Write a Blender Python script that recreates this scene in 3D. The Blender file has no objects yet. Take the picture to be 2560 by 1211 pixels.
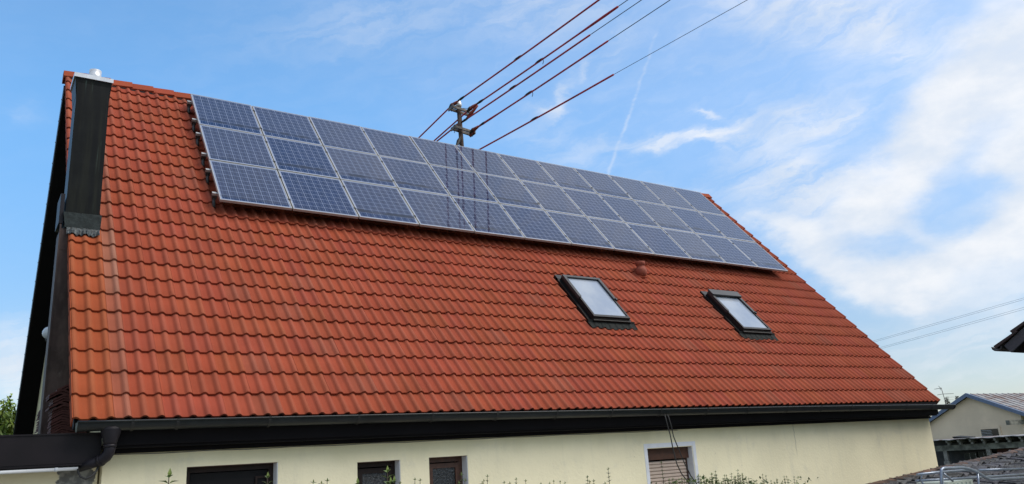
import bpy, math, random
from mathutils import Vector, Matrix
random.seed(7)
S = bpy.context.scene
COL = S.collection
R = math.radians
# ------------------------------------------------------------------ camera
CX = Vector((0.827137, -0.558597, -0.061746))
CD = Vector((0.100028, 0.254441, -0.961901))      # image down
CF = Vector((0.553026, 0.789448, 0.266333))       # forward
CP = Vector((-0.879772, -8.520972, -0.64908))
FPX = 1977.465
cam = bpy.data.cameras.new("camera")
cam.sensor_width = 36
cam.lens = FPX / 2560 * 36
cam.clip_start = 0.05
cam.clip_end = 2000
camo = bpy.data.objects.new("camera", cam)
COL.objects.link(camo)
m = Matrix((CX, -CD, -CF)).transposed().to_4x4()
m.translation = CP
camo.matrix_world = m
S.camera = camo

# ------------------------------------------------------------------ light
SUN_EL, SUN_AZ = 52, 132      # azimuth measured from +Y towards +X
SKY_STR = 0.13
S.view_settings.view_transform = 'Standard'
S.view_settings.look = 'None'
S.view_settings.gamma = 1
S.view_settings.exposure = 0.78
w = bpy.data.worlds.new("World")
S.world = w
w.use_nodes = True
nt = w.node_tree
for n in list(nt.nodes):
    nt.nodes.remove(n)


class NG:
    """small helper to write node maths"""
    def __init__(s, nt):
        s.nt = nt

    def new(s, t, **kw):
        n = s.nt.nodes.new(t)
        for k, v in kw.items():
            setattr(n, k, v)
        return n

    def put(s, sock, v):
        if isinstance(v, (int, float)):
            sock.default_value = v
        elif isinstance(v, (tuple, list)):
            sock.default_value = v
        else:
            s.nt.links.new(v, sock)

    def m(s, op, a, b=None, c=None, clamp=False):
        n = s.new('ShaderNodeMath', operation=op, use_clamp=clamp)
        s.put(n.inputs[0], a)
        if b is not None:
            s.put(n.inputs[1], b)
        if c is not None:
            s.put(n.inputs[2], c)
        return n.outputs[0]

    def mix(s, f, a, b, mode='MIX'):
        n = s.new('ShaderNodeMix', data_type='RGBA', blend_type=mode)
        s.put(n.inputs[0], f)
        s.put(n.inputs[6], a)
        s.put(n.inputs[7], b)
        return n.outputs[2]

    def noise(s, vec, scale, detail=4, rough=.5, dist=0, d='3D'):
        n = s.new('ShaderNodeTexNoise', noise_dimensions=d)
        if vec is not None:
            s.put(n.inputs['Vector'], vec)
        n.inputs['Scale'].default_value = scale
        n.inputs['Detail'].default_value = detail
        n.inputs['Roughness'].default_value = rough
        n.inputs['Distortion'].default_value = dist
        return n.outputs['Fac']

    def comb(s, x, y, z):
        n = s.new('ShaderNodeCombineXYZ')
        s.put(n.inputs[0], x)
        s.put(n.inputs[1], y)
        s.put(n.inputs[2], z)
        return n.outputs[0]

    def sep(s, v):
        n = s.new('ShaderNodeSeparateXYZ')
        s.put(n.inputs[0], v)
        return n.outputs

    def ramp(s, f, stops):
        n = s.new('ShaderNodeValToRGB')
        s.put(n.inputs[0], f)
        cr = n.color_ramp
        while len(cr.elements) < len(stops):
            cr.elements.new(.5)
        for e, (p, c) in zip(cr.elements, stops):
            e.position = p
            e.color = c if len(c) == 4 else (*c, 1)
        return n.outputs[0]

    def range(s, v, a, b, c=0., d=1., smooth=True):
        n = s.new('ShaderNodeMapRange')
        if smooth:
            n.interpolation_type = 'SMOOTHSTEP'
        s.put(n.inputs[0], v)
        for i, x in enumerate((a, b, c, d)):
            n.inputs[i + 1].default_value = x
        return n.outputs[0]


g = NG(nt)
sky = g.new('ShaderNodeTexSky')
sky.sky_type = 'NISHITA'
sky.sun_disc = False
sky.sun_elevation = R(SUN_EL)
sky.sun_rotation = R(SUN_AZ)
sky.altitude = 300
sky.air_density = 1.0
sky.dust_density = 0.6
sky.ozone_density = 1.6
tc = g.new('ShaderNodeTexCoord')
dx, dy, dz = g.sep(tc.outputs['Generated'])
az = g.m('MULTIPLY', g.m('ARCTAN2', dx, dy), 57.2958)
el = g.m('MULTIPLY', g.m('ARCSINE', dz), 57.2958)
vec = g.comb(g.m('MULTIPLY', az, .05), g.m('MULTIPLY', el, .09), 0.)
# domain warp so cloud edges are ragged
w1 = g.m('SUBTRACT', g.noise(vec, 4., 7, .58), .5)
vb = g.comb(g.m('MULTIPLY', az, .05), g.m('MULTIPLY', el, .09), 7.3)
w2 = g.m('SUBTRACT', g.noise(vb, 4., 7, .58), .5)
azw = g.m('ADD', az, g.m('MULTIPLY', w1, 5.5))
elw = g.m('ADD', el, g.m('MULTIPLY', w2, 4.))


def blob(a0, e0, sa, se, rot, amp, A=azw, E=elw):
    x = g.m('SUBTRACT', A, a0)
    y = g.m('SUBTRACT', E, e0)
    c, s_ = math.cos(R(rot)), math.sin(R(rot))
    u = g.m('DIVIDE', g.m('ADD', g.m('MULTIPLY', x, c), g.m('MULTIPLY', y, s_)), sa)
    v = g.m('DIVIDE', g.m('SUBTRACT', g.m('MULTIPLY', y, c), g.m('MULTIPLY', x, s_)), se)
    q = g.m('ADD', g.m('MULTIPLY', u, u), g.m('MULTIPLY', v, v))
    return g.m('MULTIPLY', g.m('EXPONENT', g.m('MULTIPLY', q, -1.)), amp)


def addall(l):
    o = l[0]
    for x in l[1:]:
        o = g.m('ADD', o, x)
    return o


# cloud strokes: azimuth, elevation, half length, half width, tilt, density
THICK = [(54.9, 14.3, 2.92, 0.99, -18, 1.0), (57.1, 12.2, 2.34, 1.3, -43, 0.9), (60.7, 9.5, 3.15, 1.39, -24, 1.5), (63.4, 10.4, 2.71, 1.3, 8, 1.1), (67.1, 11.6, 3.03, 1.45, 21, 1.3), (60.9, 15.3, 3.2, 1.74, 36, 1.1), (64.3, 18.1, 3.41, 2.03, 35, 1.1), (68.0, 21.2, 4.17, 2.46, 39, 1.2), (69.4, 16.1, 2.06, 1.59, 21, 1.0), (68.6, 13.2, 2.1, 0.87, 29, 0.6), (72.0, 20.1, 4.58, 3.48, -73, 1.2), (59.4, 14.4, 2.25, 1.3, -30, 0.6), (66.3, 8.5, 2.38, 1.16, 7, 0.5), (72.6, 11.4, 4.62, 3.48, 11, 1.2), (62.7, 12.7, 1.61, 0.87, -36, 0.45), (88, 22, 12, 9, 0, .9), (112, 28, 25, 14, 0, .6)]
THIN = [(48.4, 21.4, 4.51, 0.46, -4, 0.55), (51.3, 21.8, 2.03, 0.41, 11, 0.5), (51.1, 20.6, 0.84, 0.41, -35, 0.3), (57.4, 21.0, 4.04, 1.3, -2, 0.45), (57.2, 21.5, 1.57, 0.41, -17, 0.2), (38.3, 24.4, 1.39, 0.58, -5, 0.42), (39.7, 25.5, 1.36, 0.41, 60, 0.4), (41.6, 27.5, 0.7, 0.35, 46, 0.3), (43.9, 28.2, 1.68, 0.87, 34, 0.1), (58.9, 28.5, 5.6, 1.74, -18, 0.4), (63.0, 25.4, 3.91, 2.32, -34, 0.35), (56.4, 17.5, 3.88, 1.74, -23, 0.55), (50.7, 23.1, 0.86, 0.2, -23, 0.4), (48.2, 17.9, 2.32, 0.87, -12, 0.2), (39.3, 31.6, 4.94, 1.74, -1, 0.18), (62.6, 5.0, 4.23, 1.74, -15, 0.25), (1.5, 22.9, 1.38, 0.72, 3, 0.06), (2.4, 7.3, 1.94, 2.03, 32, 0.7), (24.1, 30.6, 7.08, 1.45, 9, 0.13), (56.0, 16.3, 3.54, 1.74, -4, 0.4), (66.3, 6.3, 2.39, 1.16, 35, 0.3), (39.2, 21.8, 3.89, 1.45, -18, 0.15), (60, 50, 30, 12, 20, .25)]
thick = addall([blob(*q) for q in THICK])
thin = addall([blob(*q) for q in THIN])
# streaky fibre texture
c_, s_ = math.cos(R(14)), math.sin(R(14))
su = g.m('ADD', g.m('MULTIPLY', azw, c_), g.m('MULTIPLY', elw, s_))
sv = g.m('SUBTRACT', g.m('MULTIPLY', elw, c_), g.m('MULTIPLY', azw, s_))
fib = g.noise(g.comb(g.m('MULTIPLY', su, .10), g.m('MULTIPLY', sv, .55), 0.), 1.6, 7, .6)
puf = g.noise(g.comb(g.m('MULTIPLY', az, .12), g.m('MULTIPLY', el, .2), 3.), 1.5, 7, .58)
thick = g.m('MULTIPLY', g.range(thick, .0, 1.6, 0., 1.6), g.range(puf, .2, .62, .6, 1.15))
thin = g.m('MULTIPLY', thin, g.range(fib, .30, .66, .25, 1.6))
hazy = g.m('MULTIPLY', g.range(fib, .42, .75, 0., .10), g.range(az, 22., 60., .1, 1.))
# dissolving aircraft trail, a thin arc in the sky
trx = g.m('SUBTRACT', az, g.m('ADD', g.m('MULTIPLY', g.m('SUBTRACT', el, 19.9), .53), 42.7))
trx = g.m('ADD', trx, g.m('MULTIPLY', g.m('SUBTRACT', g.noise(g.comb(0., g.m('MULTIPLY', el, .9), 5.), 1., 4, .6), .5), .7))
trl = g.m('EXPONENT', g.m('MULTIPLY', g.m('POWER', g.m('ABSOLUTE', g.m('DIVIDE', trx, .13)), 2.), -1.))
trl = g.m('MULTIPLY', trl, g.range(g.noise(g.comb(0., el, 1.), 1.5, 3, .6), .35, .65, .05, .26))
trl = g.m('MULTIPLY', trl, g.range(el, 30.2, 28., 0., 1.))
trl = g.m('MULTIPLY', trl, g.range(el, 14., 18., 0., 1.))
dim = g.range(az, 15., 65., 1., .80)
tnt = g.mix(g.range(el, 2., 26.), (.60, .60, .62, 1), (.60, 1.02, 1.18, 1))
skc = g.mix(1., sky.outputs[0], tnt, 'MULTIPLY')
skc = g.mix(1., skc, g.comb(dim, g.m('POWER', dim, .8), g.m('POWER', dim, .55)), 'MULTIPLY')
# broad cloud sheet added behind the camera, out of view, to neutralise blue skylight
rear = addall([blob(150, 40, 75, 34, 0, 1.3), blob(-150, 38, 60, 30, 0, 1.1), blob(-60, 35, 35, 25, 0, .6)])
dens = g.m('ADD', g.m('ADD', thick, thin), g.m('ADD', g.m('ADD', hazy, trl), rear))
dens = g.m('SUBTRACT', 1., g.m('EXPONENT', g.m('MULTIPLY', dens, -1.35)), clamp=True)
cloud = g.mix(g.range(puf, .35, .7), (3.5, 3.75, 4.1, 1), (4.3, 4.35, 4.45, 1))
final = g.mix(dens, skc, cloud)
bg = g.new('ShaderNodeBackground')
nt.links.new(final, bg.inputs[0])
bg.inputs[1].default_value = SKY_STR
wo = g.new('ShaderNodeOutputWorld')
nt.links.new(bg.outputs[0], wo.inputs[0])

sl = bpy.data.lights.new("sun", 'SUN')
sl.energy = 1.95
sl.angle = R(40)
sl.color = (1, .93, .84)
so = bpy.data.objects.new("sun", sl)
COL.objects.link(so)
sd = Vector((math.sin(R(SUN_AZ)) * math.cos(R(SUN_EL)), math.cos(R(SUN_AZ)) * math.cos(R(SUN_EL)), math.sin(R(SUN_EL))))
so.rotation_euler = (-sd).to_track_quat('-Z', 'Y').to_euler()

# ------------------------------------------------------------------ geometry helpers
def ray(x, y):
    return (CX * ((x - 1280) / FPX) + CD * ((y - 605.5) / FPX) + CF).normalized()


def onY(x, y, Y):
    r = ray(x, y)
    return CP + r * ((Y - CP.y) / r.y)


def onX(x, y, X):
    r = ray(x, y)
    return CP + r * ((X - CP.x) / r.x)


TH = 0.857260
CT, ST = math.cos(TH), math.sin(TH)


def rp(u, v, h=0.):
    """point on the front roof slope: u along the eave, v up the slope, h off it"""
    return Vector((u, v * CT - h * ST, v * ST + h * CT))


class MB:
    def __init__(s):
        s.v = []; s.f = []; s.c = []; s.col = (1, 1, 1); s.smooth = []

    def vert(s, p):
        s.v.append(Vector(p)); s.c.append(s.col)
        return len(s.v) - 1

    def face(s, idx, smooth=False):
        s.f.append(tuple(idx)); s.smooth.append(smooth)

    def poly(s, pts, smooth=False):
        s.face([s.vert(p) for p in pts], smooth)

    def hexa(s, p, smooth=False):
        """8 points: bottom 4 ccw then top 4"""
        i = [s.vert(q) for q in p]
        for a in ((3, 2, 1, 0), (4, 5, 6, 7), (0, 1, 5, 4), (1, 2, 6, 5), (2, 3, 7, 6), (3, 0, 4, 7)):
            s.face([i[k] for k in a])

    def box(s, a, b, f=None):
        x0, y0, z0 = a
        x1, y1, z1 = b
        p = [(x0, y0, z0), (x1, y0, z0), (x1, y1, z0), (x0, y1, z0), (x0, y0, z1), (x1, y0, z1), (x1, y1, z1), (x0, y1, z1)]
        if f:
            p = [f(*q) for q in p]
        s.hexa(p)

    def tube(s, pts, r, n=8, cap=True, smooth=True):
        pts = [Vector(p) for p in pts]
        rs = r if isinstance(r, (list, tuple)) else [r] * len(pts)
        rings = []
        prev = None
        for i, p in enumerate(pts):
            a = pts[max(i - 1, 0)]
            b = pts[min(i + 1, len(pts) - 1)]
            t = (b - a).normalized()
            if prev is None:
                up = Vector((0, 0, 1)) if abs(t.z) < .9 else Vector((1, 0, 0))
                x = t.cross(up).normalized()
            else:
                x = (prev - t * prev.dot(t)).normalized()
            prev = x
            y = t.cross(x)
            rings.append([s.vert(p + (x * math.cos(2 * math.pi * k / n) + y * math.sin(2 * math.pi * k / n)) * rs[i]) for k in range(n)])
        for a, b in zip(rings, rings[1:]):
            for k in range(n):
                s.face((a[k], a[(k + 1) % n], b[(k + 1) % n], b[k]), smooth)
        if cap:
            s.face(rings[0][::-1])
            s.face(rings[-1])

    def lathe(s, prof, o=(0, 0, 0), n=20, smooth=True):
        o = Vector(o)
        rings = [[s.vert(o + Vector((r * math.cos(2 * math.pi * k / n), r * math.sin(2 * math.pi * k / n), z))) for k in range(n)] for r, z in prof]
        for a, b in zip(rings, rings[1:]):
            for k in range(n):
                s.face((a[k], a[(k + 1) % n], b[(k + 1) % n], b[k]), smooth)
        s.face(rings[0][::-1])
        s.face(rings[-1])

    def prism(s, prof, f0, f1):
        """profile list extruded from map f0 to map f1"""
        a = [s.vert(f0(*p)) for p in prof]
        b = [s.vert(f1(*p)) for p in prof]
        n = len(prof)
        for k in range(n):
            s.face((a[k], a[(k + 1) % n], b[(k + 1) % n], b[k]))
        s.face(a[::-1])
        s.face(b)

    def build(s, name, mat, parent=None, origin=None, cols=False, sharp=None):
        me = bpy.data.meshes.new(name)
        o = bpy.data.objects.new(name, me)
        base = Vector((0, 0, 0))
        if parent is not None:
            o.parent = parent
            base = Vector(parent.get('_w', (0, 0, 0)))
            if origin is None:
                origin = base
        if origin is None:
            origin = Vector((0, 0, 0))
        origin = Vector(origin)
        o.location = origin - base
        o['_w'] = tuple(origin)
        me.from_pydata([tuple(p - origin) for p in s.v], [], s.f)
        me.polygons.foreach_set('use_smooth', s.smooth)
        if cols:
            ca = me.color_attributes.new('tint', 'FLOAT_COLOR', 'POINT')
            ca.data.foreach_set('color', [x for c in s.c for x in (*c, 1)])
        me.materials.append(mat)
        me.update()
        if sharp:
            me.set_sharp_from_angle(angle=R(sharp))
        COL.objects.link(o)
        return o


def empty(name, loc=(0, 0, 0)):
    o = bpy.data.objects.new(name, None)
    o.location = loc
    o.empty_display_size = .1
    o['_w'] = tuple(loc)
    COL.objects.link(o)
    return o


def tag(o, label=None, cat=None, group=None, kind=None):
    if label:
        o['label'] = label
    if cat:
        o['category'] = cat
    if group:
        o['group'] = group
    if kind:
        o['kind'] = kind
    return o


KIDS = {}


def copy_tree(o, parent=None):
    c = o.copy()
    COL.objects.link(c)
    c.parent = parent
    for ch in [x for x in S.objects if x.parent == o]:
        copy_tree(ch, c)
    return c


# ------------------------------------------------------------------ materials
def mat(name, col, rough=.7, metal=0., var=.12, scale=6., bump=0., bscale=40., col2=None, vfac=None, tint=False, spec=.5, sub=None, coat=0.):
    M = bpy.data.materials.new(name)
    M.use_nodes = True
    t = M.node_tree
    b = t.nodes['Principled BSDF']
    G = NG(t)
    tcn = G.new('ShaderNodeTexCoord')
    P = tcn.outputs['Object']
    n1 = G.noise(P, scale, 6, .6)
    c2 = col2 or tuple(max(0, x * (1 - var * 2.2)) for x in col)
    fac = G.range(n1, .32, .68)
    base = G.mix(fac, (*c2, 1), (*col, 1))
    if tint:
        at = G.new('ShaderNodeAttribute', attribute_name='tint')
        base = G.mix(1., base, at.outputs['Color'], 'MULTIPLY')
    if sub:
        base = sub(G, P, base)
    G.put(b.inputs['Base Color'], base)
    b.inputs['Roughness'].default_value = rough
    b.inputs['Metallic'].default_value = metal
    b.inputs['Specular IOR Level'].default_value = spec
    if coat:
        b.inputs['Coat Weight'].default_value = coat
        b.inputs['Coat Roughness'].default_value = .05
    if bump:
        bn = G.new('ShaderNodeBump')
        bn.inputs['Strength'].default_value = bump
        bn.inputs['Distance'].default_value = .01
        G.put(bn.inputs['Height'], G.noise(P, bscale, 5, .65))
        G.put(b.inputs['Normal'], bn.outputs[0])
    return M


def tile_weather(G, P, base):
    # lichen specks, pale scuffs and dark dirt in soft streaks down the slope
    x, y, z = G.sep(P)
    sp = G.range(G.noise(P, 55., 3, .7), .62, .74, 0., .5)
    base = G.mix(sp, base, (.38, .13, .08, 1))
    st = G.noise(G.comb(G.m('MULTIPLY', x, 9.), G.m('MULTIPLY', y, 1.1), G.m('MULTIPLY', z, 1.1)), 1., 5, .65)
    base = G.mix(G.range(st, .54, .78, 0., .28), base, (.17, .045, .03, 1))
    base = G.mix(G.range(G.noise(P, 130., 2, .5), .66, .74, 0., .6), base, (.10, .03, .02, 1))
    return base


M_TILE = mat('red_roof_tile', (.290, .060, .030), .9, var=.05, scale=3.2, bump=.35, bscale=90, tint=True, sub=tile_weather, spec=.12)


def tile_weather_grey(G, P, base):
    sp = G.range(G.noise(P, 30., 4, .7), .50, .70, 0., .8)
    base = G.mix(sp, base, (.20, .20, .19, 1))
    return G.mix(G.range(G.noise(P, 9., 4, .7), .55, .72, 0., .7), base, (.03, .028, .02, 1))


M_OLDTILE = mat('weathered_grey_tile', (.105, .105, .11), .85, var=.25, scale=5, bump=.6, bscale=50, tint=True, sub=tile_weather_grey)
M_BROWNTILE = mat('brown_glazed_tile', (.12, .045, .036), .7, spec=.2, var=.2, scale=8)
M_UNDER = mat('black_sheeting', (.012, .012, .013), .8)


def wall_stain(G, P, base):
    x, y, z = G.sep(P)
    n = G.noise(G.comb(G.m('MULTIPLY', x, 1.2), y, G.m('MULTIPLY', z, .6)), 1.6, 5, .6)
    alg = G.m('MULTIPLY', G.range(G.m('ADD', z, G.m('MULTIPLY', n, .22)), -.50, -.22, 0., 1.), .42)
    base = G.mix(alg, base, (.44, .41, .20, 1))
    drip = G.noise(G.comb(G.m('MULTIPLY', x, 5.), y, G.m('MULTIPLY', z, .5)), 1.5, 5, .6)
    base = G.mix(G.range(drip, .52, .74, 0., .14), base, (.47, .45, .36, 1))
    base = G.mix(G.range(G.noise(P, 3.1, 6, .7), .56, .72, 0., .22), base, (.50, .48, .40, 1))
    # hairline render crack below the eave
    cx = G.m('ADD', 10.79, G.m('MULTIPLY', G.m('SUBTRACT', G.noise(G.comb(0., 0., z), 9., 3, .6), .5), .08))
    ck = G.m('MULTIPLY', G.range(G.m('ABSOLUTE', G.m('SUBTRACT', x, cx)), .004, .012, 1., 0.), G.range(z, -.95, -.7, 0., .5))
    base = G.mix(ck, base, (.22, .20, .13, 1))
    # pits
    base = G.mix(G.range(G.noise(P, 22., 3, .6), .70, .76, 0., .4), base, (.30, .27, .18, 1))
    return base


M_WALL = mat('cream_render', (.86, .785, .545), .92, var=.04, scale=1.3, bump=.55, bscale=24, sub=wall_stain, spec=.2)


def ext_stain(G, P, base):
    x, y, z = G.sep(P)
    n = G.noise(P, 7., 5, .6)
    d = G.m('ADD', G.m('ABSOLUTE', G.m('SUBTRACT', x, .07)), G.m('MULTIPLY', n, .24))
    f = G.range(d, .255, .27, 1., 0.)
    return G.mix(f, base, G.mix(G.range(G.noise(P, 14., 4, .6), .4, .6), (.16, .16, .15, 1), (.30, .30, .27, 1)))


M_WALL2 = mat('cream_render_patched', (.86, .785, .545), .92, var=.05, scale=1.5, bump=.5, bscale=26, sub=ext_stain, spec=.2)
M_WHITE = mat('white_paint', (.70, .72, .76), .6, var=.05)
M_BROWN = mat('dark_brown_sheet', (.010, .007, .009), .5, spec=.22, var=.2, scale=2.)
M_SOFFIT = mat('dark_brown_soffit', (.006, .005, .006), .7, spec=.12, var=.15, scale=2.)
M_GUTTER = mat('anthracite_gutter', (.012, .016, .017), .38, spec=.3, var=.18, scale=4.)
M_PIPE = mat('graphite_pipe', (.014, .012, .016), .5, spec=.22, var=.12, scale=5.)


def copper_sub(G, P, base):
    x, y, z = G.sep(P)
    n = G.noise(G.comb(G.m('MULTIPLY', x, 3.), G.m('MULTIPLY', y, 3.), z), 2.3, 6, .62)
    base = G.mix(G.range(n, .40, .70, 0., .8), base, (.12, .085, .072, 1))
    return G.mix(G.range(G.noise(P, 11., 4, .6), .60, .76, 0., .5), base, (.16, .13, .11, 1))


M_COPPER = mat('aged_brown_copper', (.085, .055, .047), .6, spec=.2, var=.2, scale=3., sub=copper_sub)


def chim_sub(G, P, base):
    x, y, z = G.sep(P)
    v = G.comb(G.m('MULTIPLY', x, 26.), G.m('MULTIPLY', y, 26.), G.m('MULTIPLY', z, .9))
    st = G.noise(v, 1., 4, .55)
    base = G.mix(G.range(st, .62, .72, 0., .5), base, (.07, .11, .095, 1))
    base = G.mix(G.range(G.noise(G.comb(G.m('MULTIPLY', x, 9.), y, G.m('MULTIPLY', z, .6)), 1., 4, .6), .45, .7, 0., .6), base, (.020, .021, .014, 1))
    return base


M_CHIM = mat('patinated_dark_metal', (.008, .009, .009), .42, spec=.12, var=.2, scale=3., sub=chim_sub)
M_LEAD = mat('lead_flashing', (.030, .040, .038), .5, metal=.2, var=.25, scale=14., bump=.5, bscale=25)
M_LEAD2 = mat('bright_lead_edge', (.06, .075, .08), .45, metal=.3, var=.4, scale=30., bump=.8, bscale=35)
M_STEEL = mat('stainless_steel', (.72, .72, .72), .30, metal=.5, var=.08, scale=8.)
M_ALU = mat('anodised_aluminium', (.40, .40, .39), .5, metal=.3, var=.08, scale=5.)
M_CLAMP = mat('dark_clamp', (.05, .05, .05), .5, metal=.3)
M_SKYF = mat('umber_window_cladding', (.010, .009, .009), .45, spec=.25, var=.15)
M_SKYU = mat('grey_window_cladding', (.035, .035, .037), .45, spec=.3, var=.12)
M_APRON = mat('dark_lead_apron', (.012, .015, .014), .7, spec=.15, var=.25, scale=16., bump=.5)
M_TERRA = mat('terracotta_vent', (.27, .058, .028), .8, var=.15, scale=12.)
M_WOODB = mat('brown_window_wood', (.085, .032, .016), .5, var=.2, scale=9)
M_WOODD = mat('very_dark_window_wood', (.022, .011, .008), .5, var=.2, scale=9, spec=.25)
M_SHUT = mat('beige_roller_shutter', (.50, .40, .33), .6, var=.04)
M_BLACK = mat('black_rubber', (.010, .010, .010), .6)
M_RED = mat('red_line_sleeve', (.42, .008, .022), .5, var=.2, scale=5)
M_REDI = mat('red_insulator', (.34, .06, .035), .55, var=.25, scale=20)
M_WIRE = mat('bare_conductor', (.035, .05, .075), .5)
M_RUST = mat('rusty_mast_steel', (.095, .055, .038), .7, metal=.2, var=.35, scale=9.)
M_ARM = mat('grey_crossarm_steel', (.16, .14, .12), .6, metal=.3, var=.3, scale=9.)
M_GLOBE = mat('white_glass', (.60, .63, .66), .25, var=.05)
M_CONDUIT = mat('grey_plastic_conduit', (.50, .53, .56), .45, var=.05)
M_BARNW = mat('grey_beige_render', (.78, .62, .45), .92, var=.07, scale=.8, bump=.3, bscale=12, spec=.2)
M_TRIM = mat('blue_grey_flashing', (.13, .17, .26), .45, metal=.2, var=.1)


def rust_sub(G, P, base):
    x, y, z = G.sep(P)
    n = G.noise(G.comb(G.m('MULTIPLY', x, .35), G.m('MULTIPLY', y, 1.4), z), 1.6, 6, .7)
    base = G.mix(G.range(n, .46, .60, 0., .92), base, (.12, .06, .042, 1))
    ln = G.m('FRACT', G.m('MULTIPLY', x, 1.1))
    return G.mix(G.range(G.m('ABSOLUTE', G.m('SUBTRACT', ln, .5)), .44, .5, 0., .35), base, (.10, .08, .075, 1))


M_RUSTROOF = mat('rusted_sheet_roof', (.27, .265, .26), .6, var=.1, scale=2., sub=rust_sub)
M_BEAM = mat('mossy_concrete_beam', (.20, .20, .165), .85, var=.3, scale=4.)
M_RAFT = mat('pale_rafter_wood', (.25, .24, .215), .8, var=.2, scale=8.)
M_DARKW = mat('dark_shed_boarding', (.022, .018, .018), .6, var=.35, scale=5.)
M_DGLASS = mat('dark_window_glass', (.012, .014, .018), .08, var=.2)
M_OGLASS = mat('obscured_glass', (.045, .050, .054), .22, var=.45, scale=26., bump=1., bscale=85, spec=.6)
M_PGLASS = mat('patterned_glass', (.030, .034, .038), .18, var=.5, scale=40., bump=1., bscale=38, spec=.6)
M_VOID = mat('painted_room_dark', (.004, .004, .005), .9)  # near-black colour standing in for an unlit interior
M_CHROME = mat('galvanised_tube', (.26, .30, .36), .35, metal=.6, var=.1, scale=9)
M_CRATE = mat('pale_plastic_crate', (.46, .50, .42), .6, var=.06)
M_NROOF = mat('dark_neighbour_tile', (.030, .016, .016), .6, var=.2)
M_NBARGE = mat('slate_grey_bargeboard', (.040, .042, .055), .6, var=.1)
M_BARK = mat('tree_bark', (.085, .06, .04), .9, var=.3, scale=12, bump=.5)


def leafmat(name, c, c2):
    M = mat(name, c, .55, var=.2, scale=1.6, col2=c2, spec=.35, tint=True)
    b = M.node_tree.nodes['Principled BSDF']
    b.inputs['Transmission Weight'].default_value = 0
    return M


M_LEAF = leafmat('bright_tree_leaf', (.19, .25, .015), (.05, .11, .014))
M_HEDGE = leafmat('hedge_leaf', (.10, .13, .035), (.055, .085, .024))
M_CONIF = leafmat('dark_conifer', (.025, .045, .02), (.015, .03, .015))
M_GROUND = mat('lawn_ground', (.06, .085, .03), .95, var=.3, scale=.7, bump=.5, bscale=8)
M_YARD = mat('paved_yard', (.40, .38, .35), .9, var=.15, scale=2., bump=.3, bscale=20)
M_PANE = mat('skylight_glass', (.36, .39, .43), .04, col2=(.25, .29, .36), scale=1.1, spec=.8)  # pale and bluish base tones stand in for reflected sky

# photovoltaic glass: 8 x 9 cells, two busbars per cell, uneven dust film
PW, PH, PA, PB = 1.038, 1.158, 1.0606, 1.1793


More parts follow.
